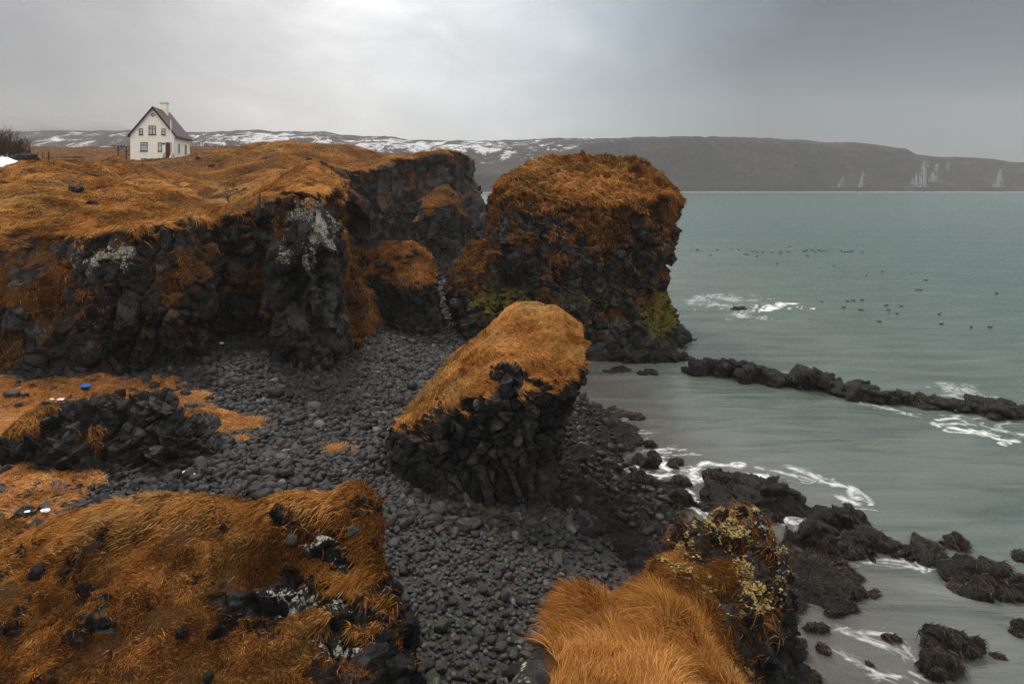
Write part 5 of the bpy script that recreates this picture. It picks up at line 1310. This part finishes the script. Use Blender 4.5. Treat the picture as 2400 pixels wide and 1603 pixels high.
# fence posts
def post(px_, py_, Y_, hh, lean, label, group=None, rad=.055):
    p = at(px_, py_, Y_); z = float(land_h(p[0], p[1]))
    mb = MB().tube([(0, 0, -.4), (0, 0, hh*.5), (lean*.1, 0, hh-.03), (lean*.1, 0, hh)], [rad, rad*.95, rad*.9, rad*.6], 8)
    o = mb.build('fence_post', M['wood'], label=label, cat='post', group=group); o.location = (p[0], p[1], z); o.rotation_euler = (0, lean, 0); return o
post(542, 468, 39, .95, -.28, 'leaning thin fence post in the grass hollow above the cliff'); post(608, 458, 33.6, .75, .02, 'short upright post at the cliff edge above the buttress', rad=.06)
post(114, 372, 46, .8, .0, 'short post on the crest of the left grass mound'); post(79, 372, 68, 2.3, -.2, 'leaning fence post beside the snowy wall')
for px_, h_ in ((49, 2.6), (24, 2.5)): post(px_, 372, 66, h_, .0, 'fence post standing in snow before the bare shrubs', 'posts in the snow')
for px_ in (61, 67, 71, 88, 100): post(px_, 362, 92, 1.6, .0, 'small distant fence post right of the bare shrubs', 'distant posts by the shrubs')
xs_ = np.sort(RNG.uniform(448, 545, 26))
for q in xs_: post(q, 352, 150, RNG.uniform(.4, 1.1), RNG.normal(0, .07), 'thin stake in the row beyond the house, against the hills', 'stakes beyond the house', .05)

# bare shrubs at the left
def shrub(px_, Y_, hh, wd, n, label, seed):
    rg = np.random.default_rng(seed); p = at(px_, 372, Y_); z = float(land_h(p[0], p[1]))
    e = empty('bare_shrub', (p[0], p[1], z), label=label, cat='shrub')
    st, tw = MB(), []
    for i in range(n):
        x = rg.uniform(-wd, wd); b = np.array([x, rg.uniform(-.8, .8), -.1]); h_ = hh*(.55+.5*rg.random())*(1-.35*(abs(x)/wd)**2)
        tip = b+np.array([rg.normal(0, .35), rg.normal(0, .3), h_]); m_ = (b+tip)/2+rg.normal(0, .12, 3)
        st.tube([b, m_, tip], [.035, .024, .008], 5)
        for k in range(26):
            t = rg.uniform(.15, 1); o_ = b+(tip-b)*t+rg.normal(0, .03, 3); d_ = np.array([rg.normal(0, .5), rg.normal(0, .5), rg.uniform(.4, 1.2)])*rg.uniform(.3, .75)
            q = np.linspace(0, 1, 5)[:, None]; tw.append(o_+d_*q+rg.normal(0, .02, (5, 3))*q)
    st.build('stems', M['twig'], e)
    tw = np.array(tw); mt = M['twigs']
    curves('twigs', tw, np.full((len(tw), 5), .011)*np.array([1, .9, .75, .6, .4]), rg.uniform(0, 1, len(tw)), mt, e, kind='stuff')
M['twigs'] = make_grass('twigs', 1., [(0., (.03, .017, .012)), (1., (.085, .05, .032))])
shrub(-8, 66, 3.6, 2.2, 70, 'tallest bare brown shrub, at the left edge of the photo', 1); shrub(28, 68, 2.7, 1.5, 46, 'lower bare brown shrub right of the tallest one', 2)
# snow and the dark ragged wall below the shrubs
def snow_sheet(pp, Y0, thick, label):
    q = np.array([at(*p_)[:2] for p_ in pp]); x0, x1, y0, y1 = q[:, 0].min()-1, q[:, 0].max()+1, q[:, 1].min()-1, q[:, 1].max()+1
    gx, gy = np.linspace(x0, x1, 90), np.linspace(y0, y1, 70); XX, YY = np.meshgrid(gx, gy)
    d = poly_dist(XX, YY, q)+.5*fbm2(XX, YY, 1.5, 3, 5); k = sstep(.3, -.9, d)
    V_ = np.stack([XX.ravel(), YY.ravel(), (land_h(XX, YY)-.25+k*(thick+.25)).ravel()], 1); Q_ = grid_quads(*XX.shape); Q_ = Q_[k.ravel()[Q_].max(1) > .02]
    obj('snow_drift', mesh_of('snow_drift', V_, Q_), M['snow'], label=label, cat='snow drift')
snow_sheet([(-120, 372, 71), (30, 370, 71), (84, 372, 71), (84, 378, 65), (-120, 378, 65)], 68, .45, 'upper snow drift under the bare shrubs')
snow_sheet([(-120, 390, 63.5), (45, 384, 63.5), (40, 395, 57), (-120, 398, 57)], 60, .4, 'lower snow drift in front of the dark ragged wall')
wl = MB(); rw = np.random.default_rng(4); iv, it = ico(3); vs, fs = [], []
for k in range(46):
    px_ = rw.uniform(-110, 86); p = at(px_, 380, 64.3+rw.uniform(-.3, .3)); s = rw.uniform(.3, .5)
    vs.append(iv*s*np.array([1.3, .9, .8])*(1+.3*fbm(iv+k*3., 1., 2, 3))[:, None]+np.array([p[0], p[1], float(land_h(p[0], p[1]))+.25+rw.uniform(0, .25)])); fs.append(it+k*len(iv))
nv = len(iv)*46
obj('stone_wall', mesh_of('stone_wall', np.concatenate(vs), np.concatenate(fs), {'cell': np.full(nv, .25)}), M['basalt'], label='low dark dry-stone wall between the two snow drifts', cat='wall')
for px_, py_, Y_, w_, lb in [(165, 377, 66, 26, 'snow strip behind the gap between the grass mounds, left'), (182, 381, 62, 20, 'snow strip behind the gap between the grass mounds, right'), (150, 371, 80, 10, 'snow scrap on the moor left of the clothes frames')]:
    p = at(px_, py_, Y_); s = w_/2*Y_/F; lump('snow_patch', (p[0], p[1], float(land_h(p[0], p[1]))+.1), (s, s, s*.4), lb, 'snow patch', M['snow'], int(px_), .4)

# ================================================================ icefalls on the far cliff
def icefall(px_, y0, y1, w0, w1, lean, label, seed):
    nu, nv = 46, 60
    a, t = np.meshgrid(np.linspace(-1, 1, nu), np.linspace(0, 1, nv))
    w_ = (w0+(w1-w0)*t**1.5)/2
    pxx = px_+lean*(t-.5)+a*w_*1.3; pyy = y0+(y1-y0)*t
    yc = 815-40*np.abs((px_-CX)/F-.5)-9+(448-pyy)*.42
    mk_ = 1-np.abs(a)**2*1.1+1.5*fbm2(pxx*1., pyy*.16, 2.6, 3, seed)+.5*fbm2(pxx, pyy, 5., 3, seed+5)-.25-.5*sstep(.2, 0., t)-1.2*sstep(.97, 1., t)
    yc = yc-1.6*np.clip(mk_, 0, 1)
    V_ = np.stack([(pxx-CX)*yc/F, yc, HC-(pyy-HY)*yc/F], -1).reshape(-1, 3); Q_ = grid_quads(nv, nu)
    Q_ = Q_[mk_.ravel()[Q_].min(1) > 0]
    obj('icefall', mesh_of('icefall', V_, Q_), M['ice'], label=label, cat='icefall')
icefall(2160, 378, 441, 14, 40, -26, 'broadest frozen waterfall on the far sea cliff', 1); icefall(2192, 384, 428, 7, 22, -10, 'narrow frozen waterfall right of the broadest one', 2)
icefall(2342, 398, 440, 6, 24, -8, 'faint frozen waterfall near the right edge', 3); icefall(2020, 402, 440, 7, 10, -8, 'thin upright ice streak left of the broad frozen waterfall', 4)
icefall(1972, 412, 440, 7, 10, -8, 'thinnest ice streak low on the far cliff', 5); icefall(2222, 380, 404, 7, 10, -3, 'short ice streak high on the far cliff', 6)

# ================================================================ sea birds
def bird_mesh():
    mb = MB(); t = np.linspace(0, 1, 9)
    body = [(-.30+.56*s, 0, .05+.03*math.sin(s*PI)+.05*max(0, .25-s)) for s in t]
    mb.tube(body, [.02, .07, .10, .115, .115, .105, .085, .06, .03], 10)
    mb.tube([(.18, 0, .08), (.22, 0, .16), (.24, 0, .21), (.29, 0, .23), (.33, 0, .225), (.38, 0, .215)], [.05, .038, .045, .05, .035, .008], 8)
    mb.tube([(-.26, 0, .08), (-.36, 0, .12)], [.045, .01], 6)
    return mesh_of('sea_bird', np.array(mb.v), mb.f)
bmesh_ = bird_mesh(); bmesh_.materials.append(M['feather'])
B3 = [(308, 880), (348, 877), (355, 882), (430, 910), (475, 878), (560, 875), (602, 877), (645, 905), (658, 908), (690, 888), (716, 917), (715, 892), (750, 893), (808, 895), (860, 888), (859, 902), (905, 888), (922, 893), (915, 857), (968, 842), (998, 888), (1010, 884), (1020, 880), (1024, 914), (1052, 877), (1070, 891), (1092, 878), (1115, 884), (1138, 881), (1227, 882), (1250, 890), (1272, 889), (1286, 890), (1297, 886), (1358, 892), (838, 961), (1184, 975), (1385, 1034), (1483, 1010), (1660, 1027), (1748, 1062), (1693, 1122), (1716, 1123), (1112, 1196), (1268, 1190), (1304, 1187), (1357, 1184), (1246, 1229), (1345, 1244), (1362, 1248), (1508, 1217), (1597, 1221), (1520, 1247), (1571, 1268), (1463, 1316), (1830, 1271), (1842, 1331), (2025, 1351), (2140, 1350), (2180, 1144), (335, 1427)]
for k, (a, b) in enumerate(B3):
    g = ground(1500+.3833*a, 250+.3833*b)
    far_ = b < 950
    o = obj('sea_bird', bmesh_, label='small dark bird in the far flock strung across the bay' if far_ else 'dark sea bird afloat in the nearer scattered flock', cat='bird', group='far flock on the bay' if far_ else 'nearer flock on the bay')
    s = .7 if far_ else .58
    o.location = (g[0], g[1], -.02); o.scale = (s, s, s); o.rotation_euler = (0, 0, RNG.choice([0, PI])+RNG.normal(0, .5))
# ================================================================ camera, light, sky, air
cam_d = bpy.data.cameras.new('camera'); cam = bpy.data.objects.new('camera', cam_d); COL.objects.link(cam)
cam.location = (0, 0, HC); cam.rotation_euler = (PI/2, 0, 0)
cam_d.sensor_width = 36; cam_d.lens = F/2400*36; cam_d.shift_y = (HY-801.5)/2400; cam_d.clip_start = .1; cam_d.clip_end = 20000
bpy.context.scene.camera = cam

SUN_EL, SUN_AZ = math.radians(52), math.radians(-25)          # azimuth measured from +Y towards +X
sd = bpy.data.lights.new('sun', 'SUN'); sd.energy = SUN_E; sd.angle = math.radians(14); sd.color = (1., .95, .88)
so = bpy.data.objects.new('sun', sd); COL.objects.link(so)
dv = (math.cos(SUN_EL)*math.sin(SUN_AZ), math.cos(SUN_EL)*math.cos(SUN_AZ), math.sin(SUN_EL))
from mathutils import Vector
so.rotation_euler = Vector(dv).to_track_quat('Z', 'Y').to_euler()

w = bpy.data.worlds.new('World'); bpy.context.scene.world = w; w.use_nodes = True
N = NT(w.node_tree)
g = N.n('ShaderNodeTexCoord').outputs['Generated']
sky = N.n('ShaderNodeTexSky', sky_type='NISHITA'); sky.sun_disc = False; sky.sun_elevation = SUN_EL; sky.sun_rotation = SUN_AZ
sx = N.n('ShaderNodeSeparateXYZ'); N.link(g, sx.inputs[0])
x, y, z = sx.outputs
def lobe(d, n):
    v = N.n('ShaderNodeVectorMath', operation='DOT_PRODUCT'); N.link(g, v.inputs[0])
    v.inputs[1].default_value = Vector(d).normalized()
    return N.math('POWER', N.math('MAXIMUM', v.outputs['Value'], 0.), n)
cl = N.noise(N.n('ShaderNodeMapping', i_Vector=g, i_Scale=(1., 1., 2.2)).outputs[0], 2.6, 7, .6, .9)
cl2 = N.noise(N.n('ShaderNodeMapping', i_Vector=g, i_Scale=(1., 1., 1.6), i_Rotation=(0., .5, .3)).outputs[0], 7., 6, .6, .6)
c0 = N.math('SUBTRACT', cl, .5)
v = N.rng(z, .0, .30, .225, .30)                                     # low cloud deck, brighter higher up
v = N.math('ADD', v, N.math('MULTIPLY', lobe((-.17, 1., .36), 16.), N.math('ADD', .32, N.math('MULTIPLY', c0, .45))))     # thin bright cloud above the headland
v = N.math('SUBTRACT', v, N.math('MULTIPLY', lobe((.82, 1., .40), 7.), N.math('ADD', .37, N.math('MULTIPLY', c0, .45))))  # dark squall at the right
v = N.math('SUBTRACT', v, N.math('MULTIPLY', lobe((-.95, 1., .1), 12.), .16))
v = N.math('MAXIMUM', v, .05)
v = N.math('ADD', v, N.rng(z, .32, .8, 0., SKY_TOP))
v = N.math('ADD', v, N.math('MULTIPLY', N.rng(y, .3, -.6, 0., SKY_BACK), N.rng(z, -.1, .2)))
v = N.math('MULTIPLY', v, N.rng(cl, .25, .75, .87, 1.13, False))
v = N.math('MULTIPLY', v, N.rng(cl2, .25, .75, .86, 1.14, False))
tint = N.mix(lobe((.85, 1., .3), 5.), (1., .957, .925), (.62, .92, 1.06))
col = N.mix(1., N.n('ShaderNodeCombineColor', i_0=v, i_1=v, i_2=v).outputs[0], tint, 'MULTIPLY')
col = N.mix(1., col, (10., 10., 10.), 'MULTIPLY')
col = N.mix(.92, sky.outputs[0], col)
bg = N.n('ShaderNodeBackground', i_Strength=.1); N.link(col, bg.inputs[0])
N.link(bg.outputs[0], N.n('ShaderNodeOutputWorld').inputs[0])

hz = MB().box(-3100, 2600, -60, 1990, -6, 262)
obj('haze', mesh_of('haze', np.array(hz.v), hz.f, flat=True), make_haze(HAZE_D), kind='stuff', label='pale mist filling the bay')

sc = bpy.context.scene
sc.render.engine = 'CYCLES'
sc.view_settings.view_transform = 'Standard'; sc.view_settings.look = 'None'; sc.view_settings.gamma = 1.; sc.view_settings.exposure = EXPOSURE
sc.cycles.use_denoising = True
sc.cycles.denoising_prefilter = 'NONE'
try: sc.cycles.denoiser = 'OPENIMAGEDENOISE'
except Exception: pass
sc.cycles.max_bounces = 5; sc.cycles.diffuse_bounces = 3; sc.cycles.glossy_bounces = 2; sc.cycles.transmission_bounces = 2; sc.cycles.transparent_max_bounces = 6; sc.cycles.volume_bounces = 1
sc.cycles.use_adaptive_sampling = True; sc.cycles.adaptive_threshold = .015
sc.cycles.caustics_reflective = False; sc.cycles.caustics_refractive = False
